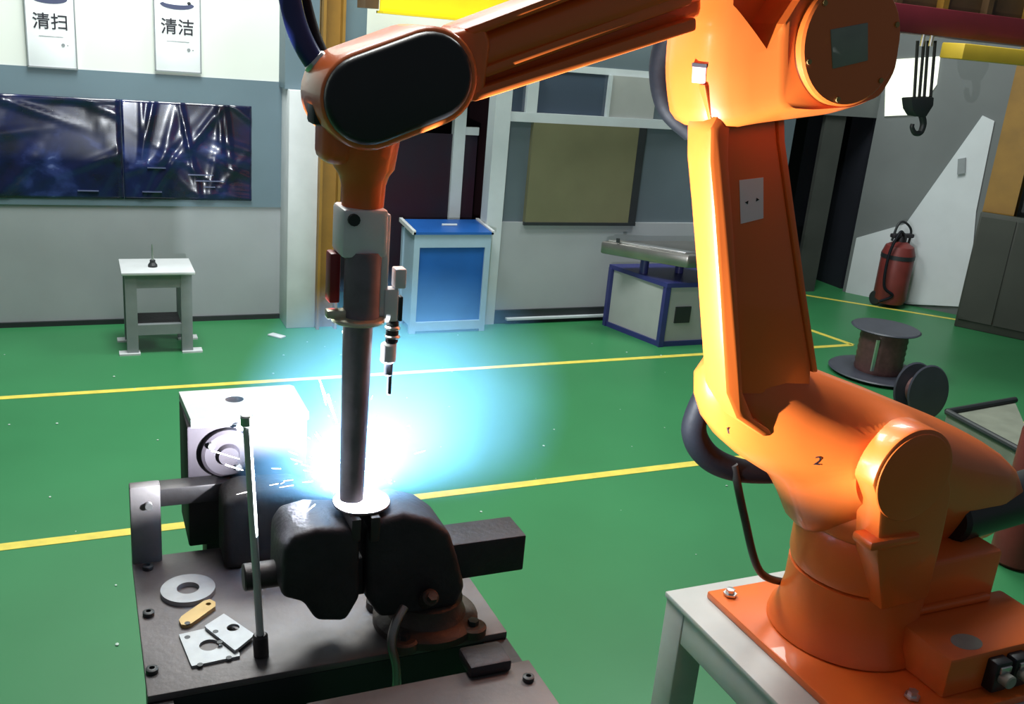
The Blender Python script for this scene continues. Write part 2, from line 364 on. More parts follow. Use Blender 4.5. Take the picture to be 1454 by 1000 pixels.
# ------------------------------------------------------------------ crane girders, hook
YG = 6.4
b = bmn(); g0 = at(478, 10, YG); zg0, zg1 = at(600, 21, YG).z, at(600, -60, YG).z
box(b, (at(540, 10, YG).x, YG, zg0), (4.6, YG+.02, zg1+.2)); box(b, (at(540, 10, YG).x, YG-.07, zg0-.015), (4.6, YG+.09, zg0)); g = obj('overhead_beam', b, YEL, None, 'bright yellow overhead beam running above the glazed partition', 'beam')
b = bmn(); box(b, (cx1+.02, YG+.05, zg0+.01), (at(541, 10, YG).x, YG+.25, zg1+.2)); obj('beam_bracket', b, BROWN, g)
YH = 5.4
ga = at(1275, 62, YH); zr0, zr1 = at(1400, 60, YH).z, at(1400, 22, YH).z
t = thing('crane_girder', (6.6, YH, zr0), 'dark red overhead crane girder with a brown web', 'crane')
b = bmn(); box(b, (ga.x-1.2, YH-.12, zr0), (8.2, YH+.12, zr1), .01); obj('lower_flange', b, CRRED, t)
b = bmn(); box(b, (ga.x-1.2, YH-.04, zr1), (8.2, YH+.04, zr1+.55)); obj('web', b, BROWN, t)
for i in range(7):
    b = bmn(); x = ga.x-.6+i*.42; box(b, (x, YH-.1, zr1), (x+.05, YH-.04, zr1+.5)); obj('stiffener', b, BROWN if i % 2 else OCHRE, t)
b = bmn(); y0 = at(1362, 70, YH-.3); y1 = at(1362, 84, YH-.3); box(b, (y0.x, YH-.34, y1.z), (8.2, YH-.14, y0.z+.04), .008)
obj('overhead_beam', b, mat('beam_dull_yellow', (.55, .38, .03), .5, noise=.2, nscale=3), None, 'yellow beam end below the dark red crane girder', 'beam')
hk = thing('crane_hook', at(1306, 180, YH), 'black crane hook block hanging on four wire ropes', 'hook')
for i, (xa_, xb_) in enumerate(((1303, 1298), (1312, 1305), (1318, 1312), (1328, 1321))):
    b = bmn(); cyl(b, at(xa_, 58, YH), at(xb_, 142, YH), .011, n=8); obj('wire_rope', b, ROPE, hk)
b = bmn(); pxprism(b, [(1294, 140), (1327, 138), (1326, 150), (1316, 166), (1302, 166), (1296, 156)], YH-.05, .1, .01); obj('hook_block', b, BLKTRIM, hk)
for s_ in ((1308,), (1320,)):
    b = bmn(); c_ = at(s_[0]+2, 59, YH-.09); cyl(b, c_+Vector((0, 0, -.03)), c_+Vector((0, 0, .05)), .014, n=10); obj('rope_socket', b, BRIGHT, hk)
b = bmn(); tube(b, [at(1309, 164, YH), at(1311, 176, YH), at(1307, 188, YH), at(1299, 189, YH), at(1295, 181, YH), at(1296, 176, YH)], lambda t_: .026-.012*t_, n=10); obj('hook', b, BLKTRIM, hk)

# ------------------------------------------------------------------ wall signs and posters
def sign(name, px, chars, lab):
    p = [at(x, y, YB-.03) for x, y in px]
    xl, xr_ = (p[0].x+p[3].x)/2, (p[1].x+p[2].x)/2; zlo, zhi = p[2].z, p[0].z
    t = thing(name, ((xl+xr_)/2, YB-.02, zlo), lab, 'sign', 'white placards on the cream wall')
    b = bmn(); box(b, (xl, YB-.028, zlo), (xr_, YB-.002, zhi), .002); obj('board', b, mat('placard_white', (0.86, 0.88, 0.90), .35, noise=.04), t)
    b = bmn()
    for q in (xl, xr_-.008): box(b, (q, YB-.034, zlo), (q+.008, YB-.026, zhi))
    box(b, (xl, YB-.034, zlo-.006), (xr_, YB-.026, zlo+.003)); obj('edge_strip', b, GREYP, t)
    wd_ = xr_-xl; xc = (xl+xr_)/2
    text('lettering', chars, (xc, YB-.030, zlo+.66*wd_+.28*wd_), wd_*.36, INK, t, bold=wd_*.0035)
    b = bmn()                                                   # dark crescent emblem over the characters
    R_ = wd_*.36; zc = zlo+wd_*1.37
    up_ = [Vector((xc+R_*math.cos(a), YB-.030, zc+.02-R_*.30*math.sin(a))) for a in [math.pi*k/14 for k in range(15)]]
    dn_ = [Vector((xc+R_*.82*math.cos(a), YB-.030, zc+.03-R_*.12*math.sin(a))) for a in [math.pi*k/14 for k in range(14, -1, -1)]]
    prism(b, up_+dn_, (0, .002, 0)); obj('emblem', b, mat('emblem_navy', (.05, .06, .13), .5, noise=.1), t)
    text('small_print', '————', (xc, YB-.030, zlo+.66*wd_), wd_*.12, GREYP, t)
    text('small_print', '● ▾', (xc+wd_*.26, YB-.030, zlo+.48*wd_), wd_*.10, GREYP, t)
    return t
sign('wall_sign', [(33, -30), (106, -30), (109, 98), (38, 98)], '清扫', 'white placard with bold dark characters, away from the black knob')
sign('wall_sign', [(216, -20), (285, -20), (286, 104), (221, 103)], '清洁', 'white placard with paler characters just below the small black knob')
b = bmn(); c_ = at(268, 5, YB-.01); t_ = bmn(); bmesh.ops.create_uvsphere(t_, u_segments=12, v_segments=8, radius=.022); bmesh.ops.translate(t_, vec=c_, verts=t_.verts); merge(b, t_)
obj('wall_hook', b, BLKTRIM, None, 'small black knob on the cream wall above a placard', 'hook')
def mat_poster(name, sd):
    m = bpy.data.materials.new(name); m.use_nodes = True; nt = m.node_tree; b = nt.nodes['Principled BSDF']
    tc = nt.nodes.new('ShaderNodeTexCoord'); mp = nt.nodes.new('ShaderNodeMapping'); mp.inputs['Location'].default_value = (sd, sd*.7, sd*1.3)
    mp.inputs['Scale'].default_value = (2.2, 2.2, 3.0)
    n = nt.nodes.new('ShaderNodeTexNoise'); n.inputs['Scale'].default_value = 1.6; n.inputs['Detail'].default_value = 5; n.inputs['Distortion'].default_value = .4
    r = nt.nodes.new('ShaderNodeValToRGB'); e = r.color_ramp.elements
    e[0].position = .35; e[0].color = (.006, .007, .016, 1); e[1].position = .80; e[1].color = (.22, .28, .55, 1)
    q = e.new(.58); q.color = (.008, .013, .060, 1); q = e.new(.68); q.color = (.025, .04, .15, 1)
    nt.links.new(tc.outputs['Object'], mp.inputs['Vector']); nt.links.new(mp.outputs['Vector'], n.inputs['Vector']); nt.links.new(n.outputs['Fac'], r.inputs['Fac']); nt.links.new(r.outputs['Color'], b.inputs['Base Color'])
    b.inputs['Roughness'].default_value = .22; b.inputs['Specular IOR Level'].default_value = .3; b.inputs['Coat Weight'].default_value = .5; b.inputs['Coat Roughness'].default_value = .05
    return m
def poster(pxl, pxr, sd, lab):
    z0, z1 = at(200, 283, YB-.02).z, at(200, 143, YB-.02).z
    xl, xr_ = at(pxl, 210, YB-.02).x, at(pxr, 210, YB-.02).x
    rnd = random.Random(sd)
    t = thing('poster', ((xl+xr_)/2, YB-.03, z0), lab, 'poster', 'dark posters on the blue-grey band')
    nx, nz = 60, 40; b = bmn(); V = []
    cr = [(rnd.uniform(xl, xr_), rnd.uniform(z0, z1), rnd.uniform(0, 3.14), rnd.uniform(.004, .011), rnd.uniform(.04, .10)) for _ in range(22)]
    def h(x, z):
        s_ = 0
        for cx_, cz_, a_, hh, wdt in cr:
            dx, dz = x-cx_, z-cz_; u_ = dx*math.cos(a_)+dz*math.sin(a_); v_ = -dx*math.sin(a_)+dz*math.cos(a_)
            s_ += hh*math.exp(-(u_/wdt*3)**2-(v_/.3)**2)
        return s_
    for k in range(nz+1):
        V.append([b.verts.new((xl+(xr_-xl)*i/nx, YB-.018-h(xl+(xr_-xl)*i/nx, z0+(z1-z0)*k/nz), z0+(z1-z0)*k/nz)) for i in range(nx+1)])
    for k in range(nz):
        for i in range(nx): b.faces.new((V[k][i], V[k][i+1], V[k+1][i+1], V[k+1][i]))
    r_ = bmesh.ops.extrude_face_region(b, geom=list(b.faces)); bmesh.ops.translate(b, vec=(0, .004, 0), verts=[v for v in r_['geom'] if isinstance(v, bmesh.types.BMVert)])
    bmesh.ops.recalc_face_normals(b, faces=b.faces)
    obj('print_sheet', b, mat_poster('poster_print_%d' % sd, sd), t, sharp=180)
    lt = mat('poster_line', (.10, .12, .22), .3, noise=.2)
    for k in range(5):                                            # faint printed caption lines
        cx_ = rnd.uniform(xl+.1, xr_-.25); cz_ = z0+.05+.042*k; L_ = rnd.uniform(.06, .2)
        b = bmn(); box(b, (cx_, YB-.034, cz_), (cx_+L_, YB-.018, cz_+.007)); obj('caption_line', b, lt, t)
    return t
poster(-420, 173.5, 3, 'dark blue poster with faint captions on the blue-grey band')
ps = poster(174, 357, 5, 'crinkled glossy dark poster ending near the white pier')

# ------------------------------------------------------------------ stool by the back wall
sx0, sx1 = atz(181, 503, 0).x, atz(274, 499, 0).x; sy = 6.48
sh = at(225, 385, 6.5).z
t = thing('metal_stand', ((sx0+sx1)/2, 6.62, 0), 'small grey metal stand with a white top by the pale wall', 'stand')
b = bmn(); box(b, (sx0-.02, sy-.02, sh-.02), (sx1+.02, 6.85, sh), .004); obj('top_plate', b, WHITEP, t)
for x in (sx0, sx1-.07):
    for y in (sy, 6.77):
        b = bmn(); box(b, (x, y, .012), (x+.07, y+.06, sh-.02)); lg = obj('leg', b, GREYP, t)
        b = bmn(); xs = x-.05 if x == sx0 else x; box(b, (xs, y-.02, 0), (xs+.13, y+.06, .012)); obj('foot_plate', b, WHITEP, lg)
b = bmn(); box(b, (sx0+.07, sy+.005, sh-.11), (sx1-.07, sy+.05, sh-.02)); obj('apron', b, GREYP, t)
b = bmn(); box(b, (sx0+.07, sy+.005, .13), (sx1-.07, sy+.05, .2)); obj('stretcher', b, GREYP, t)
b = bmn(); box(b, (sx0+.07, sy+.06, .19), (sx1-.07, 6.77, .2)); obj('shelf', b, IRON, t)
v = thing('grease_gun_nozzle', at(217, 384, 6.62), 'small dark knob with a thin pale rod on the metal stand', 'tool')
c_ = Vector((at(217, 384, 6.62).x, 6.62, sh))
b = bmn(); lathe(b, c_, [(.03, 0), (.03, .012), (.018, .03), (.018, .045), (.008, .05)], 14); obj('knob', b, BLKTRIM, v)
b = bmn(); cyl(b, c_+Vector((0, 0, .045)), c_+Vector((0, 0, .15)), .009, .004, 8); obj('rod', b, BRIGHT, v)
b = bmn(); c_ = atz(393, 478, 0); box(b, (c_.x-.03, c_.y-.06, 0), (c_.x+.03, c_.y+.06, .012), .003, rot=Matrix.Rotation(.7, 3, 'Z')); obj('metal_offcut', b, WHITEP, None, 'small white metal offcut on the floor by the white pier', 'offcut')

# ------------------------------------------------------------------ blue cabinet in the doorway
cl, cr_ = at(588, 460, 6.66).x, at(690, 460, 6.66).x; y0, y1 = 6.66, 6.98
ct = at(640, 333, y0).z
t = thing('blue_cabinet', ((cl+cr_)/2, (y0+y1)/2, 0), 'blue metal cabinet with pale frame in the dark doorway', 'cabinet')
cl, cr_ = at(582, 460, y0).x, at(688, 460, y0).x
fw = .045
for x in (cl, cr_-fw):
    for y in (y0, y1-fw):
        b = bmn(); box(b, (x, y, 0), (x+fw, y+fw, ct)); obj('corner_post', b, mat('cab_frame', (.30, .42, .52), .4, noise=.1), t)
FR = MATS['cab_frame']
for z0, z1 in ((.02, .09), (ct-.10, ct)):
    b = bmn(); box(b, (cl+fw, y0, z0), (cr_-fw, y0+fw, z1)); obj('front_rail', b, FR, t)
b = bmn(); box(b, (cl+fw, y0+.015, .09), (cr_-fw, y0+.035, ct-.10)); dr = obj('door', b, BLUE, t)
b = bmn(); box(b, (cl+.01, y0+fw, .05), (cl+.025, y1-fw, ct)); obj('side_panel', b, FR, t)
b = bmn(); box(b, (cr_-.025, y0+fw, .05), (cr_-.01, y1-fw, ct)); obj('side_panel', b, FR, t)
b = bmn(); prism(b, [(cl-.012, y0-.012, ct), (cr_+.012, y0-.012, ct), (cr_+.012, y1+.01, ct+.03), (cl-.012, y1+.01, ct+.03)], (0, 0, .018)); tp = obj('top_panel', b, BLUE, t)
for x in (cl-.02, cr_-.005):
    b = bmn(); prism(b, [(x, y0-.012, ct), (x+.025, y0-.012, ct), (x+.025, y1+.01, ct+.03), (x, y1+.01, ct+.03)], (0, 0, .03)); obj('top_edge', b, WHITEP, tp)
c_ = Vector(((cl+cr_)/2+.02, (y0+y1)/2, ct+.028)); b = bmn(); cyl(b, c_+Vector((-.06, 0, .012)), c_+Vector((.06, 0, .012)), .009, n=8); obj('top_handle', b, FRAMEW, tp)

# ------------------------------------------------------------------ machine table with navy edges
c_ = atz(936, 492, .0); mx0, my0 = c_.x, c_.y
hN = at(938, 408, my0).z-.0
pback = atz(860, 462, 0); mdir = (pback-c_); mdir.z = 0
t = thing('machine_base', (mx0+.25, my0+.3, 0), 'white machine cabinet with navy edges under a steel tray', 'machine')
mxl = Vector((c_.x, c_.y, 0)); mback = Vector((pback.x, pback.y, 0)); ex = Vector((1.0, 0.0, 0))
A, B_, Cc, D = mxl, mxl+ex*.75, mback+ex*.75, mback
b = bmn(); prism(b, [A, B_, Cc, D], (0, 0, hN)); body = obj('body', b, PANELW, t)
def post(p): 
    b = bmn(); box(b, (p.x-.022, p.y-.022, 0), (p.x+.022, p.y+.022, hN+.01)); obj('corner_edge', b, NAVYP, t)
for p in (A, B_, D): post(p)
b = bmn()
prism(b, [A+Vector((-.02, -.025, hN)), B_+Vector((.02, -.025, hN)), Cc+Vector((.02, .02, hN)), D+Vector((-.02, .02, hN))], (0, 0, .035)); obj('top_edge', b, NAVYP, t)
b = bmn(); prism(b, [A+Vector((-.015, -.012, .0)), B_+Vector((0, -.012, .0)), B_+Vector((0, .02, .0)), A+Vector((.02, .02, 0)), D+Vector((.02, 0, 0)), D+Vector((-.015, 0, 0))], (0, 0, .04)); obj('bottom_edge', b, NAVYP, t)
p0 = at(960, 436, my0-.005); p1 = at(978, 458, my0-.005); b = bmn(); box(b, (p0.x, my0-.012, p1.z), (p1.x, my0+.01, p0.z)); obj('vent', b, BLKTRIM, t)
for px_, py_ in ((912, 372), (962, 380)):
    q = at(px_, 400, my0+.3); b = bmn(); cyl(b, (q.x, my0+.3, hN+.03), (q.x, my0+.3, hN+.17), .035, n=14, bv=.004); obj('tray_leg', b, NAVYP, t)
tr = [at(852, 345, my0+.35), at(1040, 378, my0-.12)]
zt0 = hN+.17
tl = Vector((at(853, 350, my0+.42).x, my0+.42, zt0)); tn = Vector((at(975, 385, my0-.1).x, my0-.1, zt0))
b = bmn(); prism(b, [tl, tn, tn+Vector((.8, 0, 0)), tl+Vector((.8, .0, 0))], (0, 0, .10), .012)
t2 = obj('steel_tray', b, mat('tray_steel', (.30, .29, .27), .3, .8, noise=.25, nscale=6), None, 'shiny grey steel tray resting on the navy edged machine cabinet', 'tray')
b = bmn(); prism(b, [tl+Vector((.05, -.02, .10)), tn+Vector((.01, .06, .10)), tn+Vector((.11, .06, .10)), tl+Vector((.15, -.02, .10))], (0, 0, .012), .004); obj('polished_lip', b, BRIGHT, t2)
b = bmn(); q = tl+Vector((.09, -.1, .11)); cyl(b, q, q+Vector((0, 0, .03)), .015, n=10); obj('knob', b, BLKTRIM, t2)

# ------------------------------------------------------------------ fire extinguisher
e0 = atz(1260, 434, 0); ez = Vector((e0.x, e0.y, 0))
rE = .155
zt = at(1262, 345, e0.y).z
t = thing('fire_extinguisher', ez, 'dull red wheeled fire extinguisher with coiled hose by the white wall area', 'extinguisher')
b = bmn(); lathe(b, ez, [(.04, .03), (rE*.9, .04), (rE, .08), (rE, zt-.1), (rE*.85, zt-.03), (rE*.4, zt+.01), (.03, zt+.02)], 24); obj('tank', b, EXTRED, t)
b = bmn(); lathe(b, ez, [(rE+.004, zt-.15), (rE+.004, zt-.11)], 24); obj('strap', b, BLKTRIM, t)
b = bmn(); lathe(b, ez, [(.05, zt), (.05, zt+.05), (.03, zt+.09), (.02, zt+.1)], 14); box(b, ez+Vector((-.13, -.03, zt+.05)), ez+Vector((.13, .03, zt+.09)), .01); obj('valve_head', b, IRON, t)
b = bmn(); tube(b, [ez+Vector((.1, .0, zt-.02)), ez+Vector((.10, 0, zt+.12)), ez+Vector((.0, 0, zt+.20)), ez+Vector((-.08, 0, zt+.18)), ez+Vector((-.12, 0, zt+.02))], .012, 8); obj('push_handle', b, BLKTRIM, t)
b = bmn(); tube(b, [ez+Vector((-.03, -.05, zt+.08)), ez+Vector((-.13, -.09, zt+.12)), ez+Vector((-.20, -.08, zt-.1)), ez+Vector((-.19, -.09, zt-.4)), ez+Vector((-.10, -.13, .14)), ez+Vector((-.17, -.05, .06))], .014, 8); obj('hose', b, RUBBER, t)
for s in (-1, 1):
    b = bmn(); cyl(b, ez+Vector((s*.11, .05, .07)), ez+Vector((s*.15, .05, .07)), .07, n=18, bv=.008); obj('wheel', b, BLKTRIM, t)

# ------------------------------------------------------------------ wire spools behind the robot
def spool(c, r, hgt, hub, lab, tilt=None):
    t = thing('wire_spool', c, lab, 'spool')
    mt_ = Matrix.Identity(3) if tilt is None else tilt
    for z, r in ((0, r), (hgt, r*(.70 if tilt is None else 1))):
        b = bmn(); lathe(b, (0, 0, 0), [(r*.3, z), (r-.01, z), (r, z+.008), (r-.01, z+.016), (r*.3, z+.016)], 36); bmesh.ops.rotate(b, verts=b.verts, cent=(0, 0, 0), matrix=mt_); bmesh.ops.translate(b, vec=c, verts=b.verts); obj('flange', b, SPOOLB, t)
    b = bmn(); prof = [(hub*.5, .016)]
    nw = 14
    for k in range(nw+1): prof.append((hub+(.006 if k % 2 else 0), .016+(hgt-.016)*k/nw))
    prof.append((hub*.5, hgt)); lathe(b, (0, 0, 0), prof, 28); bmesh.ops.rotate(b, verts=b.verts, cent=(0, 0, 0), matrix=mt_); bmesh.ops.translate(b, vec=c, verts=b.verts); obj('wire_winding', b, SPOOLR, t)
    return t
c_ = atz(1245, 528, .02)
sp = spool(Vector((c_.x, c_.y, .02)), .36, .34, .17, 'wire spool with slate flanges and copper winding standing upright')
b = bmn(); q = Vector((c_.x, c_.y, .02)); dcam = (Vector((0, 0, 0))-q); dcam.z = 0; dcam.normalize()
s2 = q+dcam*.18+Vector((-.05, 0, 0)); box(b, s2+Vector((-.012, -.005, .06)), s2+Vector((.012, .008, .30))); obj('winding_highlight', b, BRIGHT, sp)  # bright strip standing in for the highlight on the winding
c2 = atz(1288, 590, .0)
spool(Vector((c2.x, c2.y, .19)), .185, .12, .09, 'slate wire spool lying on edge beside the upright spool', Matrix.Rotation(math.radians(80), 3, 'X') @ Matrix.Identity(3))
# welding power source at the right edge
p = atz(1405, 640, .0); 
t = thing('wire_feeder_cart', (p.x+.2, p.y, 0), 'low grey cart with a dark rim at the green floor behind robot', 'cart')
z1 = .34; a_ = atz(1345, 585, z1); b_ = atz(1400, 572, z1); d_ = atz(1448, 640, z1); e_ = Vector((d_.x+.22, d_.y+.1, z1))
a_, b_ = Vector((a_.x, a_.y, z1)), Vector((b_.x+.25, b_.y, z1))
b = bmn(); prism(b, [Vector((v.x, v.y, .08)) for v in (a_, d_, e_, b_)], (0, 0, z1-.09)); obj('body', b, mat('cart_grey', (.22, .24, .19), .5, noise=.25), t)
b = bmn()
for q0, q1 in ((a_, b_), (a_, d_), (d_, e_)): cyl(b, q0, q1, .02, n=10)
obj('rim', b, BLKTRIM, t)
for v in (a_, d_, e_):
    b = bmn(); m_ = (v*.85+(a_+d_+e_+b_)/4*.15); cyl(b, Vector((m_.x-.02, m_.y, .05)), Vector((m_.x+.02, m_.y, .05)), .05, n=14, bv=.006); obj('castor', b, BLKTRIM, t)
q = at(1478, 655, 2.75)
t = thing('gas_cylinder', (q.x, 2.75, 0), 'dark red gas cylinder standing at the right behind the robot', 'gas cylinder')
zt = at(1470, 585, 2.75).z
b = bmn(); lathe(b, (q.x, 2.75, 0), [(.09, 0), (.11, .02), (.11, zt-.12), (.08, zt-.03), (.035, zt), (.03, zt+.02)], 28); obj('tank', b, mat('tank_red', (.16, .025, .025), .35, noise=.25), t)
b = bmn(); lathe(b, (q.x, 2.75, zt+.01), [(.02, 0), (.02, .05), (.03, .055), (.03, .08), (.01, .085)], 14); obj('valve', b, BRASS, t)

# ================================================================== ROBOT PEDESTAL
ZP = 0.55
ax, ay = 1.665, 2.245; ax2, ay2 = 2.72, 1.40
t = thing('robot_pedestal', ((ax+ax2)/2, (ay+ay2)/2, 0), 'white painted steel pedestal frame under the orange robot', 'pedestal')
b = bmn(); box(b, (ax, ay2, ZP-.02), (ax2, ay, ZP), .004); obj('top_plate', b, mat('pedestal_white', (.52, .53, .51), .5, noise=.15, nscale=6), t)
for x0_, y0_ in ((ax+.005, ay-.105), (ax+.005, ay2+.005), (ax2-.105, ay-.105), (ax2-.105, ay2+.005)):
    b = bmn(); box(b, (x0_, y0_, 0), (x0_+.1, y0_+.1, ZP-.02), .006); obj('leg', b, MATS['pedestal_white'], t)
for (q0, q1) in (((ax+.008, ay2+.105, ZP-.13), (ax+.1, ay-.105, ZP-.02)), ((ax2-.1, ay2+.105, ZP-.13), (ax2-.008, ay-.105, ZP-.02)), ((ax+.105, ay-.1, ZP-.13), (ax2-.105, ay-.008, ZP-.02)), ((ax+.105, ay2+.008, ZP-.13), (ax2-.105, ay2+.1, ZP-.02))):
    b = bmn(); box(b, q0, q1, .004); obj('top_beam', b, MATS['pedestal_white'], t)

# ================================================================== ROBOT
rb = thing('welding_robot', (2.1, 1.88, ZP), 'large orange six-axis welding robot arm on the white pedestal', 'robot')
J2 = Vector((1.985, 1.75, 1.184)); RJ2 = .139
JX, JY = 2.085, 1.89
# base plate and foot
b = bmn(); box(b, (1.775, 1.46, ZP), (2.64, 2.175, ZP+.025), .006); obj('base_plate', b, ORANGE, rb)
for x, y in ((1.83, 1.52), (1.83, 2.13), (2.56, 2.13), (2.02, 1.55)):
    b = bmn(); lathe(b, (x, y, ZP+.03), [(.022, 0), (.022, .006), (.014, .006), (.014, .02), (.005, .021)], 6); obj('anchor_bolt', b, BRIGHT, rb)
b = bmn(); lathe(b, (JX, JY, ZP+.03), [(.235, 0), (.230, .02), (.212, .05), (.200, .12), (.200, .20), (.18, .205)], 48); obj('base', b, ORANGE, rb)
# rear connector housing of the base
zh = .70
b = bmn(); prism(b, [(2.10, 1.52, ZP+.025), (2.60, 1.52, ZP+.025), (2.60, 1.52, zh-.03), (2.56, 1.52, zh), (2.10, 1.52, zh)], (0, .24, 0), .01); rh = obj('rear_housing', b, ORANGE, rb)
b = bmn(); lathe(b, (2.215, 1.575, zh), [(.048, 0), (.048, .0015), (.044, .002)], 28); bmesh.ops.scale(b, vec=(1.0, .75, 1), verts=b.verts, space=Matrix.Translation((-2.215, -1.575, 0))); obj('rating_sticker', b, GREYM, rh)
for k in range(3):
    x_ = 2.245+.075*k
    b = bmn(); box(b, (x_, 1.485, ZP+.035), (x_+.06, 1.525, zh-.02), .006); cn = obj('connector_block', b, BLACKP, rh)
    b = bmn(); cyl(b, (x_+.03, 1.455, ZP+.085), (x_+.03, 1.49, ZP+.085), .02, n=16, bv=.003); obj('plug', b, GREYM, rh)
    b = bmn(); box(b, (x_+.01, 1.478, zh-.05), (x_+.05, 1.49, zh-.03), .002); obj('latch', b, BRIGHT, rh)
# rotating turret column
b = bmn(); lathe(b, (JX, JY, ZP+.235), [(.17, 0), (.198, .005), (.204, .03), (.204, .14), (.197, .155), (.200, .16), (.197, .22), (.182, .28), (.165, .34), (.13, .40)], 48); tur = obj('turret', b, ORANGE, rb)
# cheek plate: rounded top at axis 2
th = .05
pts = [J2+Vector((RJ2*math.cos(a), 0, RJ2*math.sin(a))) for a in [math.pi*(1.02-1.06*k/26) for k in range(27)]]
cheek = pts+[at(x, y, 1.68)+Vector((0, .07, 0)) for x, y in ((1352, 700), (1339, 765), (1318, 850), (1252, 868), (1246, 790), (1250, 722))]
b = bmn(); prism(b, [p+Vector((0, -.07, 0)) for p in cheek], (0, .09, 0), .008); ck = obj('shoulder_cheek', b, ORANGE, rb)
b = bmn(); lathe(b, J2+Vector((0, -.07, 0)), [(RJ2-.012, 0), (RJ2-.014, .003), (RJ2-.018, .004)], 48, Vector((0, -1, 0))); obj('joint_cover', b, ORANGE, ck)
# ledge on the cheek
b = bmn(); q0, q1 = at(1236, 772, 1.67), at(1308, 758, 1.67); box(b, (q0.x, 1.665, q1.z-.03), (q1.x, 1.74, q1.z), .01); obj('ledge', b, ORANGE, ck)
# shoulder casting lofted from the joint disc back to the wide foot of the arm
FAR = 1.96; N = 72
farp = [at(x, y, FAR) for x, y in [(994, 500), (990, 545), (992, 580), (1003, 604), (1040, 640), (1095, 672), (1112, 702), (1128, 745), (1220, 775), (1330, 770), (1395, 752), (1432, 728), (1444, 692), (1430, 660), (1392, 628), (1330, 594), (1290, 577), (1220, 548), (1145, 520), (1080, 500)]]
cF = at(1210, 640, FAR)
RF = smooth_r(resample(farp, (cF.x, cF.z), N), 1)
def sect(Y, t_, rs=1.0):
    out = []
    for k in range(N):
        a = 2*math.pi*k/N
        f_ = Vector((cF.x+RF[k]*rs*math.cos(a), Y, cF.z+RF[k]*rs*math.sin(a)))
        n_ = Vector((J2.x+(RJ2-.004)*math.cos(a), Y, J2.z+(RJ2-.004)*math.sin(a)))
        out.append(n_.lerp(f_, t_))
    return out
b = bmn(); rings(b, [sect(1.745, 0), sect(1.755, .06), sect(1.80, .42), sect(1.845, .74), sect(1.885, .93), sect(1.92, 1.0), sect(FAR, 1.0), sect(FAR+.04, 1, .98), sect(FAR+.06, 1, .93)])
shc = obj('shoulder_casting', b, ORANGE, rb, sharp=50)
# lower arm: front flange + recessed web
fl = [at(x, y, 1.83) for x, y in [(978, 100), (988, 150), (1000, 220), (1012, 300), (1020, 400), (1027, 480), (1032, 560), (1060, 600), (1075, 560)]]
fr_px = [(1058, 112), (1030, 142), (1009, 182), (1008, 230), (1014, 300), (1021, 400), (1026, 480), (1031, 560), (1046, 596), (1085, 622)]
b = bmn()
front = [at(x, y, 1.83) for x, y in fr_px]
flange = front+[p+Vector((.055, 0, .0)) for p in reversed(front)]
prism(b, flange, (0, .10, 0), .012)
web_px = [(1000, 120), (1018, 220), (1030, 320), (1040, 430), (1042, 560), (1150, 560), (1152, 520), (1135, 420), (1118, 300), (1104, 200), (1098, 120)]
prism(b, [at(x, y, 1.845) for x, y in web_px], (0, .085, 0), .006)
la = obj('lower_arm', b, ORANGE, rb, sharp=25)
rear_px = [(1104, 130), (1106, 200), (1120, 300), (1137, 420), (1154, 530)]
b = bmn(); rr_ = [at(x, y, 1.84) for x, y in rear_px]; prism(b, rr_+[p+Vector((.02, 0, 0)) for p in reversed(rr_)], (0, .13, 0), .006); obj('rear_flange', b, ORANGE, la)
# sticker on the web
b = bmn(); prism(b, [at(x, y, 1.8438) for x, y in [(1050, 256), (1084, 252), (1084, 310), (1052, 318)]], (0, .004, 0)); st = obj('sticker', b, STICK, la)
for x, y, s_ in ((1060, 288, '◂'), (1076, 284, '▸')):
    text('sticker_mark', s_, at(x, y, 1.8433), .03, INK, st, ext=.0003)
# elbow casting
J3 = Vector((1.545, 1.75, 2.250)); RJ3 = .1345
fare = [at(x, y, FAR) for x, y in [(966, 20), (960, 60), (957, 105), (960, 140), (966, 182), (1015, 172), (1120, 158), (1185, 140), (1215, 90), (1218, 10), (1190, -70), (1120, -110), (1030, -110), (985, -50)]]
cE = at(1090, 40, FAR); RE = smooth_r(resample(fare, (cE.x, cE.z), N), 1)
nearp = [at(x, y, 1.755) for x, y in [(1112, -80), (1112, 60), (1110, 152), (1150, 155), (1205, 151), (1245, 136), (1266, 100), (1272, 60), (1268, 10), (1250, -40), (1200, -85)]]
RN = smooth_r(resample(nearp, (J3.x, J3.z), N), 1)
def sectE(Y, t_, rs=1.0):
    out = []
    for k in range(N):
        a = 2*math.pi*k/N
        f_ = Vector((cE.x+RE[k]*rs*math.cos(a), Y, cE.z+RE[k]*rs*math.sin(a)))
        n_ = Vector((J3.x+RN[k]*math.cos(a), Y, J3.z+RN[k]*math.sin(a)))
        out.append(n_.lerp(f_, t_))
    return out
b = bmn(); rings(b, [sectE(1.745, 0), sectE(1.755, .08), sectE(1.785, .42), sectE(1.81, .68), sectE(1.835, .86), sectE(1.87, .97), sectE(1.91, 1.0), sectE(FAR, 1.0), sectE(FAR+.05, 1, .97), sectE(FAR+.07, 1, .9)])
eb = obj('elbow_casting', b, ORANGE, rb, sharp=50)
b = bmn(); lathe(b, J3+Vector((0, .01, 0)), [(RJ3, 0), (RJ3, .036), (RJ3-.005, .041), (RJ3-.02, .042)], 56, Vector((0, -1, 0))); jc = obj('joint_cover', b, ORANGE, eb)
for k in range(6):
    a = k*math.pi/3+.4; c_ = J3+Vector((math.cos(a)*(RJ3-.014), -.03, math.sin(a)*(RJ3-.014))); b = bmn(); cyl(b, c_+Vector((0, .004, 0)), c_+Vector((0, -.005, 0)), .006, n=8); obj('cover_screw', b, BRASS, jc)
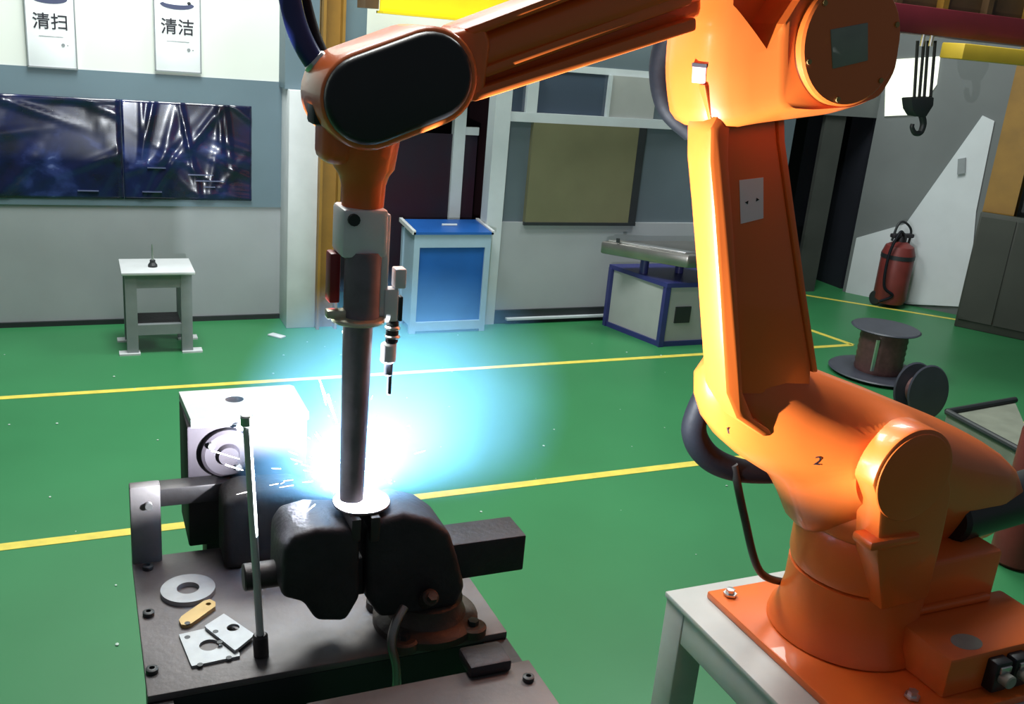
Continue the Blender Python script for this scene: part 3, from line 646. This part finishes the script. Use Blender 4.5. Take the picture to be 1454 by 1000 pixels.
b = bmn(); prism(b, [at(x, y, 1.7155) for x, y in [(1180, 42), (1233, 32), (1233, 86), (1183, 98)]], (0, .006, 0), .002); obj('nameplate', b, GREYM, jc)
# V-shaped recess between forearm root and joint barrel
cutv = [at(x+34, y, 1.70) for x, y in [(1056, 8), (1068, -90), (1140, -90), (1122, 0), (1100, 35), (1084, 72)]]
b = bmn(); prism(b, cutv, (0, .16, 0)); me = bpy.data.meshes.new('cut'); b.to_mesh(me); b.free(); cut = bpy.data.objects.new('cut', me); COL.objects.link(cut)
me.materials.append(ORANGE)
md = eb.modifiers.new('cut', 'BOOLEAN'); md.object = cut; md.operation = 'DIFFERENCE'; md.solver = 'EXACT'
try: md.material_mode = 'TRANSFER'
except Exception: pass
dg = bpy.context.evaluated_depsgraph_get(); dg.update(); nm = bpy.data.meshes.new_from_object(eb.evaluated_get(dg)); eb.modifiers.clear(); eb.data = nm; bpy.data.objects.remove(cut)
# flat stickers laid on a casting where the line of sight meets it
from mathutils.bvhtree import BVHTree
def surf(o, px_, py_):
    wl_ = WLOC[o.name]; bv_ = BVHTree.FromPolygons([v.co+wl_ for v in o.data.vertices], [list(p.vertices) for p in o.data.polygons])
    hit, nrm, _, _ = bv_.ray_cast(CP, ray(px_, py_).normalized())
    if nrm.dot(ray(px_, py_)) > 0: nrm = -nrm
    xx = Vector((0, 0, 1)).cross(nrm).normalized(); yy = nrm.cross(xx)
    return hit, nrm, xx, yy
h_, n_, xx, yy = surf(eb, 993, 106)
b = bmn(); prism(b, [h_+xx*u_*.034+yy*v_*.036-n_*.01 for u_, v_ in ((-.5, -.5), (.5, -.5), (.5, .5), (-.5, .5))], n_*.012); wl = obj('warning_sticker', b, PINK, eb)
b = bmn(); prism(b, [h_+xx*u_*.038+yy*(v_*.008+.02)-n_*.01 for u_, v_ in ((-.5, -.5), (.5, -.5), (.5, .5), (-.5, .5))], n_*.0125); obj('sticker_bar', b, INK, eb)
# forearm
YF_ = 1.80
top = [(676, 40), (975, -75)]; bot = [(668, 143), (985, 34)]
b = bmn(); prism(b, [at(x, y, YF_+.035) for x, y in [(660, 50), (1000, -80), (1000, 25), (665, 135)]], (0, .13, 0), .02, 3); fa = obj('forearm', b, ORANGE, rb)
b = bmn(); cyl(b, at(672, 78, YF_+.05), at(1005, -42, YF_+.05), .042, .052, 28); obj('forearm_tube', b, ORANGE, fa)
b = bmn(); prism(b, [at(x, y, YF_) for x, y in [(672, 128), (990, 24), (990, 44), (672, 146)]], (0, .15, 0), .007, 2); obj('lower_rib', b, ORANGE, fa)
b = bmn(); prism(b, [at(x, y, YF_+.005) for x, y in [(680, 98), (985, -14), (985, 6), (690, 112)]], (0, .08, 0), .007, 2); obj('middle_rib', b, ORANGE, fa)
b = bmn(); prism(b, [at(x, y, YF_+.0) for x, y in [(660, 40), (985, -82), (985, -66), (672, 54)]], (0, .15, 0), .008, 2); obj('upper_rib', b, ORANGE, fa)
# wrist: stadium housing with black cover
def stadium(p, q, r, Y, n=16):
    P0, Q0 = at(*p, Y), at(*q, Y); d = (Q0-P0).normalized(); nrm = Vector((-d.z, 0, d.x))
    out = []
    for k in range(n+1): a = -math.pi/2+math.pi*k/n; out.append(Q0+(d*math.cos(a)+nrm*math.sin(a))*r)
    for k in range(n+1): a = math.pi/2+math.pi*k/n; out.append(P0+(d*math.cos(a)+nrm*math.sin(a))*r)
    return out
sp_, sq_ = (526, 144), (616, 110)
b = bmn(); prism(b, stadium(sp_, sq_, .091, 1.775), (0, .19, 0), .012, 3); wh = obj('wrist_housing', b, ORANGE, rb)
b = bmn(); prism(b, stadium(sp_, sq_, .080, 1.752), (0, .04, 0), .012, 3); obj('wrist_cover', b, BLACKP, wh)
b = bmn(); prism(b, [at(x, y, 1.80) for x, y in [(625, 50), (690, 34), (700, 60), (690, 138), (640, 160)]], (0, .15, 0), .015, 3); obj('forearm_collar', b, ORANGE, fa)
for x, y in ((592, 46), (604, 44)):
    b = bmn(); c_ = at(x, y, 1.87); cyl(b, c_+Vector((0, 0, -.02)), c_+Vector((0, 0, .008)), .007, n=8); obj('screw', b, BLKTRIM, wh)
# wrist hand (axis 5/6) pointing down
tc = at(516, 300, 1.875); TX, TY = tc.x-.002, 1.875
def zz(py, px_=515): return at(px_, py, TY).z
b = bmn(); lathe(b, (TX, TY, 0), [(.03, zz(295)), (.042, zz(292)), (.044, zz(262)), (.050, zz(248)), (.060, zz(238)), (.066, zz(205)), (.070, zz(185)), (.06, zz(150))], 36); obj('wrist_hand', b, ORANGE, rb)
b = bmn(); box(b, (TX-.092, TY-.05, zz(232)), (TX-.03, TY+.05, zz(100)), .022, 3); hd = obj('wrist_motor', b, ORANGE, rb)
b = bmn(); c_ = at(449, 150, TY); box(b, c_+Vector((-.012, -.03, -.035)), c_+Vector((.02, .03, .035)), .008); obj('motor_plug', b, BLACKP, hd)
# hoses
b = bmn(); tube(b, [at(404, -60, 1.95), at(412, 0, 1.95), at(424, 45, 1.94), at(445, 85, 1.93), at(468, 108, 1.92)], .0215, 20); obj('cable_hose', b, NAVY, rb)
b = bmn(); tube(b, [at(418, -60, 2.0), at(432, 0, 2.0), at(446, 50, 1.98), at(466, 96, 1.95)], .013, 14); obj('cable_hose', b, RUBBER, rb)
b = bmn(); c_ = at(466, 106, 1.925); d_ = (at(468, 108, 1.92)-at(445, 85, 1.93)).normalized(); cyl(b, c_-d_*.04, c_+d_*.03, .026, n=20, bv=.004); obj('hose_gland', b, BRIGHT, rb)
b = bmn(); tube(b, [at(985, 20, 2.06), at(955, 45, 2.10), at(940, 95, 2.12), at(950, 150, 2.10), at(985, 185, 2.07)], .032, 18); obj('cable_hose', b, RUBBER, rb)
b = bmn(); tube(b, [at(1000, 560, 2.07), at(985, 610, 2.09), at(1005, 648, 2.10), at(1050, 668, 2.08), at(1120, 672, 2.05)], lambda t_: .030+.008*math.sin(math.pi*t_), 18); obj('cable_hose', b, RUBBER, rb)
b = bmn(); tube(b, [at(1042, 660, 2.06), at(1056, 730, 2.04), at(1078, 810, 2.02), (1.98, 2.06, ZP+.09)], .012, 12); obj('cable_hose', b, STEEL, rb)
b = bmn(); mcen = at(1385, 735, 1.86)
cyl(b, at(1345, 738, 1.86), at(1470, 700, 1.98), .075, .085, 28, bv=.012); obj('axis_motor', b, BLACKP, rb)
b = bmn(); c_ = at(1368, 820, 1.84); box(b, (2.19, 1.735, zh-.03), (2.50, 2.02, at(1360, 792, 1.74).z), .014); rc = obj('rear_cover', b, ORANGE, rb)
b = bmn(); box(b, (2.17, 1.715, zh+.0), (2.47, 1.74, zh+.022), .008); obj('cover_lip', b, ORANGE, rc)
# axis numbers
def num(s, px_, py_, o_, sz):
    h_, n_, xx, yy = surf(o_, px_, py_)
    o = text('axis_number', s, h_+n_*.0004, sz, INK, rb, ext=.0); o.rotation_euler = Matrix((xx, yy, n_)).transposed().to_euler()
num('2', 1161, 655, shc, .042); num('1', 1034, 612, shc, .042)

# ================================================================== TORCH
tt = thing('welding_torch', (TX, TY, zz(700)), 'grey welding torch with white bracket hanging from robot wrist', 'torch')
def zt_(py, px_=520): return at(px_, py, TY-.03).z
b = bmn(); box(b, (TX-.050, TY-.045, zz(360)), (TX+.042, TY+.045, zz(292)), .008); mb_ = obj('mount_bracket', b, WHITEM, tt)
b = bmn(); box(b, (TX+.030, TY-.03, zz(445)), (TX+.052, TY+.03, zz(300)), .005); obj('bracket_arm', b, WHITEM, mb_)
b = bmn(); c_ = at(502, 312, TY-.047); cyl(b, c_, c_+Vector((0, -.008, 0)), .012, n=12); obj('bolt', b, BLKTRIM, mb_)
b = bmn(); lathe(b, (TX-.0, TY-.02, 0), [(.034, zz(452)), (.037, zz(449)), (.037, zz(358)), (.034, zz(353))], 32); obj('barrel', b, PIPE, tt)
b = bmn(); lathe(b, (TX-.006, TY-.02, 0), [(.018, zz(702)), (.026, zz(700)), (.027, zz(660)), (.031, zz(450))], 32); obj('nozzle_tube', b, PIPE, tt)
b = bmn(); lathe(b, (TX-.006, TY-.02, 0), [(.036, zz(452)), (.054, zz(451)), (.056, zz(448)), (.054, zz(445)), (.036, zz(444))], 36); cr2 = obj('clamp_ring', b, mat('ring_pale', (.62, .60, .45), .3, .4, noise=.1), tt)
b = bmn(); q = at(474, 446, TY-.02); box(b, q+Vector((-.016, -.012, -.008)), q+Vector((.03, .012, .010)), .003); obj('clamp_lug', b, MATS['ring_pale'], cr2)
b = bmn(); box(b, (TX-.062, TY+.0, zz(430)), (TX-.040, TY+.04, zz(360)), .004); obj('side_block', b, WRED, tt)
se = thing('seam_sensor', at(552, 560, TY-.02), 'small white and black seam sensor clamped beside the welding torch', 'sensor')
def sx(px_, py_): return at(px_, py_, TY-.02)
def scyl(name, x, y0_, y1_, r, m_, p=se):
    b = bmn(); cyl(b, sx(x, y1_), sx(x-.04*(y1_-y0_)*-1*-1+0, y0_) if False else Vector((sx(x, y1_).x, TY-.02, sx(x, y0_).z)), r, n=18, bv=min(.003, r*.3)); return obj(name, b, m_, p)
b = bmn(); q0, q1 = sx(558, 408), sx(575, 380); box(b, (q0.x, TY-.035, q0.z), (q1.x, TY-.005, q1.z), .003); obj('sensor_head', b, WHITEM, se)
b = bmn(); q0, q1 = sx(542, 455), sx(564, 408); box(b, (q0.x, TY-.035, q0.z), (q1.x, TY-.005, q1.z), .004); obj('sensor_body', b, WHITEM, se)
b = bmn(); q0, q1 = sx(564, 455), sx(571, 420); box(b, (q0.x, TY-.03, q0.z), (q1.x, TY-.01, q1.z), .002); obj('sensor_side', b, BLKTRIM, se)
scyl('coupling', 556, 455, 487, .0135, BLKTRIM); scyl('coupling_band', 557, 462, 468, .0165, BRIGHT); scyl('coupling_band', 557, 475, 480, .0165, BRIGHT)
scyl('clamp_block', 551, 487, 514, .0165, WHITEM); scyl('probe_stem', 551, 513, 533, .0095, SPOOLB); scyl('probe_tip', 552, 532, 560, .005, SPOOLB)

# ================================================================== FIXTURE TABLE
ZT = .86
def T(px_, py_, z=ZT): return atz(px_, py_, z)
x0, x1 = .078, T(730, 911).x; yb, yf = T(195, 792).y, T(400, 955).y
t = thing('fixture_table', ((x0+x1)/2, 1.9, 0), 'dark steel fixture table with two slotted plates carrying the vise', 'table')
b = bmn(); box(b, (x0, yf, ZT-.018), (x1, yb, ZT), .003); tpz = obj('top_plate', b, PLATE, t)
yg = T(600, 966).y; xg = T(470, 985).x
b = bmn(); box(b, (x0+.30, 1.40, ZT-.018), (x1+.005, yg, ZT), .003); obj('front_plate', b, PLATE, t)
b = bmn(); box(b, (x0, yf-.0, ZT-.10), (x1, yf+.04, ZT-.018)); obj('front_beam', b, BLKTRIM, t)
for q0_, q1_ in ((x0, x0+.05), (x1-.06, x1)):
    b = bmn(); box(b, (q0_, 1.42, ZT-.10), (q1_, yf, ZT-.018)); obj('side_beam', b, STEEL, t)
b = bmn(); box(b, (x0+.05, yf-.22, ZT-.12), (x0+.36, yf-.05, ZT-.06)); obj('lower_beam', b, BLKTRIM, t)
for x in (x0+.02, x1-.08):
    for y in (1.45, yb-.10):
        b = bmn(); box(b, (x, y, 0), (x+.06, y+.06, ZT-.018)); obj('leg', b, STEEL, t)
for px_, py_ in ((210, 808), (211, 874), (216, 955), (750, 966)):
    c_ = T(px_, py_); b = bmn(); lathe(b, (c_.x, c_.y, ZT), [(.013, 0), (.013, .010), (.009, .012), (.006, .012), (.005, .006)], 14); obj('socket_bolt', b, BLKTRIM, tpz)
b = bmn(); c_ = T(690, 948); box(b, (c_.x-.05, c_.y-.03, ZT-.0), (c_.x+.05, c_.y+.05, ZT+.03), .008); obj('stop_block', b, IRON, t)
# upright post and cross bar at the far left corner
pl, pr = at(186, 760, yb-.02).x, at(229, 760, yb-.02).x; zp_ = at(205, 688, yb-.02).z
po = thing('fixture_post', ((pl+pr)/2, yb, ZT), 'upright steel post with a square cross bar at table corner', 'post')
b = bmn(); box(b, (pl, yb-.035, ZT), (pr, yb, zp_), .004); obj('upright', b, PLATE, po)
b = bmn(); q0, q1 = at(215, 722, yb), at(330, 686, yb); box(b, (pr-.03, yb-.0, q0.z), (q1.x, yb+.056, q0.z+.05), .004); obj('cross_bar', b, STEEL, po)
b = bmn(); c_ = at(211, 717, yb-.035); cyl(b, c_, c_+Vector((0, -.012, 0)), .009, n=12); obj('bolt', b, BRIGHT, po)
# box with a bored white top plate
yk0 = yb+.055; k0 = at(265, 640, yk0); k1 = at(440, 640, yk0)
ztop = at(300, 594, yk0).z
xk0 = at(267, 700, yk0).x; xk1 = at(436, 640, yk0).x; zk0 = ZT-.02; yk1 = yk0+.20
t = thing('support_box', ((xk0+xk1)/2, (yk0+yk1)/2, 0), 'dark steel support box with a bored white top plate behind table', 'box')
b = bmn(); box(b, (xk0, yk0, zk0), (xk1, yk1, ztop-.02), .006); bx_ = obj('body', b, mat('box_dark', (.028, .022, .028), .65, .1, noise=.3, nscale=9, spec=.3), t)
b = bmn(); box(b, (xk0+.05, yk0+.05, 0), (xk1-.05, yk1-.05, zk0), .004); obj('pedestal_tube', b, IRON, t)
nn = 40; hc = at(333, 569, yk0+.10); hc = atz(333, 568, ztop); ou = []; inn = []
sq = [Vector((xk0+.01, 0, yk0-.01)), Vector((xk1, 0, yk0-.01)), Vector((xk1, 0, yk1)), Vector((xk0-.0, 0, yk1))]
Rr = resample(sq, (hc.x, hc.y), nn*2)
for k in range(nn*2):
    a = 2*math.pi*k/(nn*2); ou.append(Vector((hc.x+Rr[k]*math.cos(a), hc.y+Rr[k]*math.sin(a), ztop-.02))); inn.append(Vector((hc.x+.024*math.cos(a), hc.y+.024*math.sin(a), ztop-.02)))
b = bmn(); holed(b, ou, inn, (0, 0, .022)); obj('top_plate', b, WHITEP, t)
b = bmn(); c_ = at(322, 640, yk0); lathe(b, c_, [(.066, 0), (.066, .02), (.058, .025), (.03, .025), (.025, .04)], 36, Vector((0, -1, 0))); obj('round_boss', b, MATS['box_dark'], t)
for px_, py_ in ((340, 606), (300, 632), (338, 662)):
    b = bmn(); c_ = at(px_, py_, yk0-.024); cyl(b, c_, c_+Vector((0, -.012, 0)), .009, n=8); obj('boss_bolt', b, BRIGHT, t)
# dark rounded casting between box and vise
pc_ = [at(x, y, 2.21) for x, y in [(318, 716), (345, 702), (420, 698), (470, 710), (500, 732), (508, 768)]]
pc_ += [Vector((pc_[-1].x, 2.21, ZT)), Vector((pc_[0].x, 2.21, ZT))]
b = bmn(); prism(b, pc_, (0, .12, 0), .018, 3)
cb = obj('clamp_casting', b, mat('rough_casting', (.022, .019, .018), .85, noise=.4, nscale=12, bump=.2, spec=.2), None, 'dark rounded iron casting between the support box and vise', 'casting')
for v in cb.data.vertices: pass

# ================================================================== BENCH VISE
VY = 1.875; vb = T(606, 884); VX = vb.x
vs = thing('bench_vise', (VX, VY, ZT), 'large dark cast iron bench vise bolted to the steel table', 'vise')
b = bmn(); lathe(b, (VX, VY, ZT), [(.125, 0), (.125, .018), (.115, .026), (.095, .03), (.085, .05), (.085, .07), (.075, .075)], 44); sb_ = obj('swivel_base', b, BROWNI, vs)
for a in (-2.3, -.75, .9, 2.4):
    b = bmn(); c_ = Vector((VX+.122*math.cos(a), VY+.122*math.sin(a), ZT)); lathe(b, c_, [(.032, 0), (.032, .02), (.026, .024)], 18); lg = obj('base_lug', b, BROWNI, sb_)
    b = bmn(); lathe(b, c_+Vector((0, 0, .024)), [(.013, 0), (.013, .012), (.006, .013)], 6); obj('lug_bolt', b, BLKTRIM, lg) if False else obj('lug_bolt', b, BLKTRIM, sb_)
yn = VY-.075
zf = at(512, 711, VY).z
b = bmn(); pxprism(b, [(520, 758), (535, 740), (575, 730), (612, 738), (640, 757), (652, 795), (662, 835), (650, 862), (600, 872), (540, 880), (520, 850)], yn, .14, .016, 3); fj = obj('fixed_body', b, IRON, vs)
b = bmn(); pxprism(b, [(402, 782), (415, 762), (450, 752), (498, 752), (512, 760), (512, 850), (492, 884), (450, 884), (432, 858), (400, 850)], yn-.01, .15, .014, 3); mj = obj('moving_jaw', b, IRON, vs)
b = bmn(); q0, q1 = at(497, 768, yn), at(513, 736, yn); box(b, (q0.x, VY-.085, q0.z), (q1.x-.002, VY+.085, zf), .003); obj('jaw_plate', b, STEEL, mj)
b = bmn(); q0, q1 = at(524, 768, yn), at(539, 733, yn); box(b, (q0.x, VY-.085, q0.z), (q1.x, VY+.085, zf), .003); obj('jaw_plate', b, STEEL, fj)
q0, q1 = at(640, 822, VY-.045), at(748, 760, VY-.045)
b = bmn(); box(b, (at(455, 800, VY).x, VY-.045, at(690, 818, VY-.045).z), (q1.x, VY+.055, at(690, 768, VY-.045).z), .005); obj('slide_bar', b, IRON, vs)
zsc = at(370, 817, VY).z
b = bmn(); cyl(b, (at(345, 820, VY).x, VY, zsc), (at(402, 815, VY).x, VY, zsc), .030, n=28, bv=.003); cyl(b, (at(395, 815, VY).x, VY, zsc), (at(440, 815, VY).x, VY, zsc), .017, n=20); sc_ = obj('screw_head', b, STEEL, vs)
hx = at(365, 820, VY-.03).x; hy = VY-.03
p_top, p_bot = at(350, 592, hy), at(371, 928, hy)
b = bmn(); cyl(b, p_top, p_bot, .0085, n=16); hb = obj('handle_bar', b, mat('handle_pale', (.62, .62, .62), .35, .2, noise=.1), vs)
b = bmn(); d_ = (p_bot-p_top).normalized(); cyl(b, p_bot-d_*.05, p_bot+d_*.006, .0165, n=18, bv=.004); obj('handle_end', b, STEEL, hb)
b = bmn(); cyl(b, p_top-d_*.004, p_top+d_*.02, .013, n=16, bv=.003); obj('handle_end', b, BRIGHT, hb)
b = bmn(); q = at(608, 848, yn-.01); cyl(b, q+Vector((0, .03, -.03)), q+Vector((0, -.02, .012)), .019, n=18, bv=.004); cyl(b, q+Vector((0, -.015, .0)), q+Vector((0, -.03, .022)), .012, n=6); obj('lock_nut', b, BROWNI, vs)
b = bmn(); tube(b, [at(574, 862, yn-.03), at(562, 885, yn-.05), at(556, 915, yn-.06), at(562, 945, yn-.065), at(563, 975, yn-.07)], .0105, 14); obj('lock_lever', b, BRIGHT if False else mat('lever_steel', (.32, .31, .30), .3, .85, noise=.2), vs)
# small pipe being welded in the jaws
wp = thing('weld_workpiece', at(520, 760, VY), 'short steel pipe clamped in the vise jaws under the torch', 'workpiece')
b = bmn(); q = at(518, 735, VY); cyl(b, (q.x, VY-.03, at(518, 800, VY).z), (q.x, VY-.03, zf+.003), .0095, n=24, bv=.002); obj('pipe', b, BROWNI, wp)
zf = at(512, 711, VY).z
b = bmn(); lathe(b, (q.x-.012, VY-.01, zf), [(.01, 0), (.062, 0), (.064, .003), (.062, .006), (.01, .006)], 36); obj('disc', b, STEEL, wp)

# ------------------------------------------------------------------ loose flanges on the plate
def plate_poly(px_list, z): return [Vector((T(x, y, z).x, T(x, y, z).y, z)) for x, y in px_list]
c_ = T(267, 835, ZT+.012); nn = 48; rO, rI = .063, .026
b = bmn(); holed(b, [Vector((c_.x+rO*math.cos(2*math.pi*k/nn), c_.y+rO*math.sin(2*math.pi*k/nn), ZT)) for k in range(nn)], [Vector((c_.x+rI*math.cos(2*math.pi*k/nn), c_.y+rI*math.sin(2*math.pi*k/nn), ZT)) for k in range(nn)], (0, 0, .012))
obj('ring_flange', b, ZINC, None, 'round pale steel ring flange lying on the dark plate', 'flange')
def flange(px_list, z, hole, rh, m_, name, lab, cat, bolts, th_=.007, group=None):
    poly = plate_poly(px_list, z); hc_ = T(*hole, z); n_ = 64
    P2 = [Vector((p.x, 0, p.y)) for p in poly]
    R_ = resample(P2, (hc_.x, hc_.y), n_)
    ou = [Vector((hc_.x+R_[k]*math.cos(2*math.pi*k/n_), hc_.y+R_[k]*math.sin(2*math.pi*k/n_), z)) for k in range(n_)]
    iu = [Vector((hc_.x+rh*math.cos(2*math.pi*k/n_), hc_.y+rh*math.sin(2*math.pi*k/n_), z)) for k in range(n_)]
    rt_ = thing(name, (hc_.x, hc_.y, z), lab, cat, group)
    b = bmn(); holed(b, ou, iu, (0, 0, th_)); pl_ = obj('plate', b, m_, rt_)
    for bp_ in bolts:
        q_ = T(*bp_, z+th_); b = bmn(); lathe(b, (q_.x, q_.y, z+th_-.002), [(.0065, 0), (.0065, .0025), (.004, .0026)], 12); obj('bolt_hole', b, BLKTRIM, rt_)
flange([(254, 905), (318, 890), (342, 935), (272, 950)], ZT, (297, 920), .021, ZINC, 'square_flange', 'pale square flange lying flat under a second flange', 'flange', [(266, 905), (284, 944), (325, 934)])
flange([(290, 893), (318, 875), (362, 905), (334, 928)], ZT+.008, (331, 895), .014, ZINC, 'square_flange', 'pale flange with round bore lying on top of another flange', 'flange', [(306, 897), (312, 912)])
flange([(254, 886), (258, 880), (290, 858), (298, 856), (306, 860), (306, 866), (276, 888), (268, 893), (258, 893)], ZT, (296, 863), .006, BRASS, 'link_plate', 'small brass coloured link plate with two holes on the steel plate', 'plate', [(266, 885)], .010)

# ================================================================== ARC, SPARKS, SMOKE
tip = Vector((TX-.006, TY-.02, zz(702)))
al = bpy.data.lights.new('arc_light', 'POINT'); al.energy = 400; al.color = (.86, .93, 1.0); al.shadow_soft_size = .006
ao = bpy.data.objects.new('arc_light', al); COL.objects.link(ao); ao.location = tip+Vector((.008, .036, -.002))
def vol(name, c, r, scl, build, lab, cat):
    b = bmn(); bmesh.ops.create_icosphere(b, subdivisions=4, radius=r); bmesh.ops.scale(b, vec=scl, verts=b.verts)
    me = bpy.data.meshes.new(name); b.to_mesh(me); b.free()
    m = bpy.data.materials.new(name); m.use_nodes = True; nt = m.node_tree; nt.nodes.clear()
    out = nt.nodes.new('ShaderNodeOutputMaterial'); tc_ = nt.nodes.new('ShaderNodeTexCoord')
    mp = nt.nodes.new('ShaderNodeMapping'); mp.vector_type = 'POINT'; mp.inputs['Scale'].default_value = (1/(r*scl[0]), 1/(r*scl[1]), 1/(r*scl[2]))
    nt.links.new(tc_.outputs['Object'], mp.inputs['Vector'])
    ln = nt.nodes.new('ShaderNodeVectorMath'); ln.operation = 'LENGTH'; nt.links.new(mp.outputs['Vector'], ln.inputs[0])
    nz = nt.nodes.new('ShaderNodeTexNoise'); nz.inputs['Scale'].default_value = 2.2; nz.inputs['Detail'].default_value = 3; nt.links.new(mp.outputs['Vector'], nz.inputs['Vector'])
    build(nt, out, ln.outputs['Value'], nz.outputs['Fac'])
    me.materials.append(m)
    return link(name, me, Vector(c), None, lab, cat, None, 'stuff')
def mth(nt, op, a, b_):
    n = nt.nodes.new('ShaderNodeMath'); n.operation = op
    for i, q_ in enumerate((a, b_)):
        if isinstance(q_, (int, float)): n.inputs[i].default_value = q_
        elif q_ is not None: nt.links.new(q_, n.inputs[i])
    return n.outputs[0]
def falloff(nt, r_, p_):
    f_ = mth(nt, 'SUBTRACT', 1.0, r_); f_ = mth(nt, 'MAXIMUM', f_, 0.0); return mth(nt, 'POWER', f_, p_)
def b_arc(nt, out, r_, nz):
    f_ = falloff(nt, r_, 2.0); f_ = mth(nt, 'MULTIPLY', f_, mth(nt, 'ADD', .35, mth(nt, 'MULTIPLY', nz, 1.3)))
    e = nt.nodes.new('ShaderNodeEmission'); e.inputs['Color'].default_value = (.50, .82, 1.0, 1); nt.links.new(mth(nt, 'MULTIPLY', f_, 400.0), e.inputs['Strength']); nt.links.new(e.outputs[0], out.inputs['Volume'])
vol('arc_flash', tip+Vector((.006, .034, .010)), 1.0, (.030, .022, .020), b_arc, 'blinding white blue welding arc flash at the torch tip', 'arc')
def b_smoke(nt, out, r_, nz):
    f_ = falloff(nt, r_, 0.9); f_ = mth(nt, 'MULTIPLY', f_, mth(nt, 'ADD', .2, mth(nt, 'MULTIPLY', nz, 1.4)))
    v_ = nt.nodes.new('ShaderNodeVolumeScatter'); v_.inputs['Color'].default_value = (.22, .58, 1.0, 1); v_.inputs['Anisotropy'].default_value = .1
    nt.links.new(mth(nt, 'MULTIPLY', f_, .55), v_.inputs['Density']); nt.links.new(v_.outputs[0], out.inputs['Volume'])
vol('weld_smoke', tip+Vector((.19, .21, .10)), 1.0, (.43, .25, .37), b_smoke, 'thin blue welding smoke drifting up behind the torch', 'smoke')
# sparks
SP = mat('spark_hot', (1, .9, .8), .5, emit=(1.0, .93, .85), estr=9)
b = bmn(); rs = random.Random(11)
for i in range(80):
    a = rs.uniform(0, 2*math.pi); el = rs.uniform(-.1, 1.25); d_ = Vector((math.cos(a)*math.cos(el), math.sin(a)*math.cos(el)*.6+.25, math.sin(el))).normalized()
    r0 = rs.uniform(.05, .26)*rs.uniform(.5, 1); L_ = rs.uniform(.004, .03)
    p0 = tip+Vector((0, .04, .02))+d_*r0; p1 = p0+d_*L_+Vector((0, 0, -.004))
    cyl(b, p0, p1, rs.uniform(.0005, .0009), .0003, 5)
for px0_, py0_, px1_, py1_ in ((453, 538, 476, 596), (466, 560, 478, 600), (487, 470, 491, 520), (456, 548, 463, 575), (300, 640, 340, 652), (320, 660, 345, 668)):
    cyl(b, at(px0_, py0_, 1.97), at(px1_, py1_, 1.97), .0016, .0008, 6)
obj('weld_sparks', b, SP, None, 'bright sparks spraying from the welding arc', 'sparks', kind='stuff')
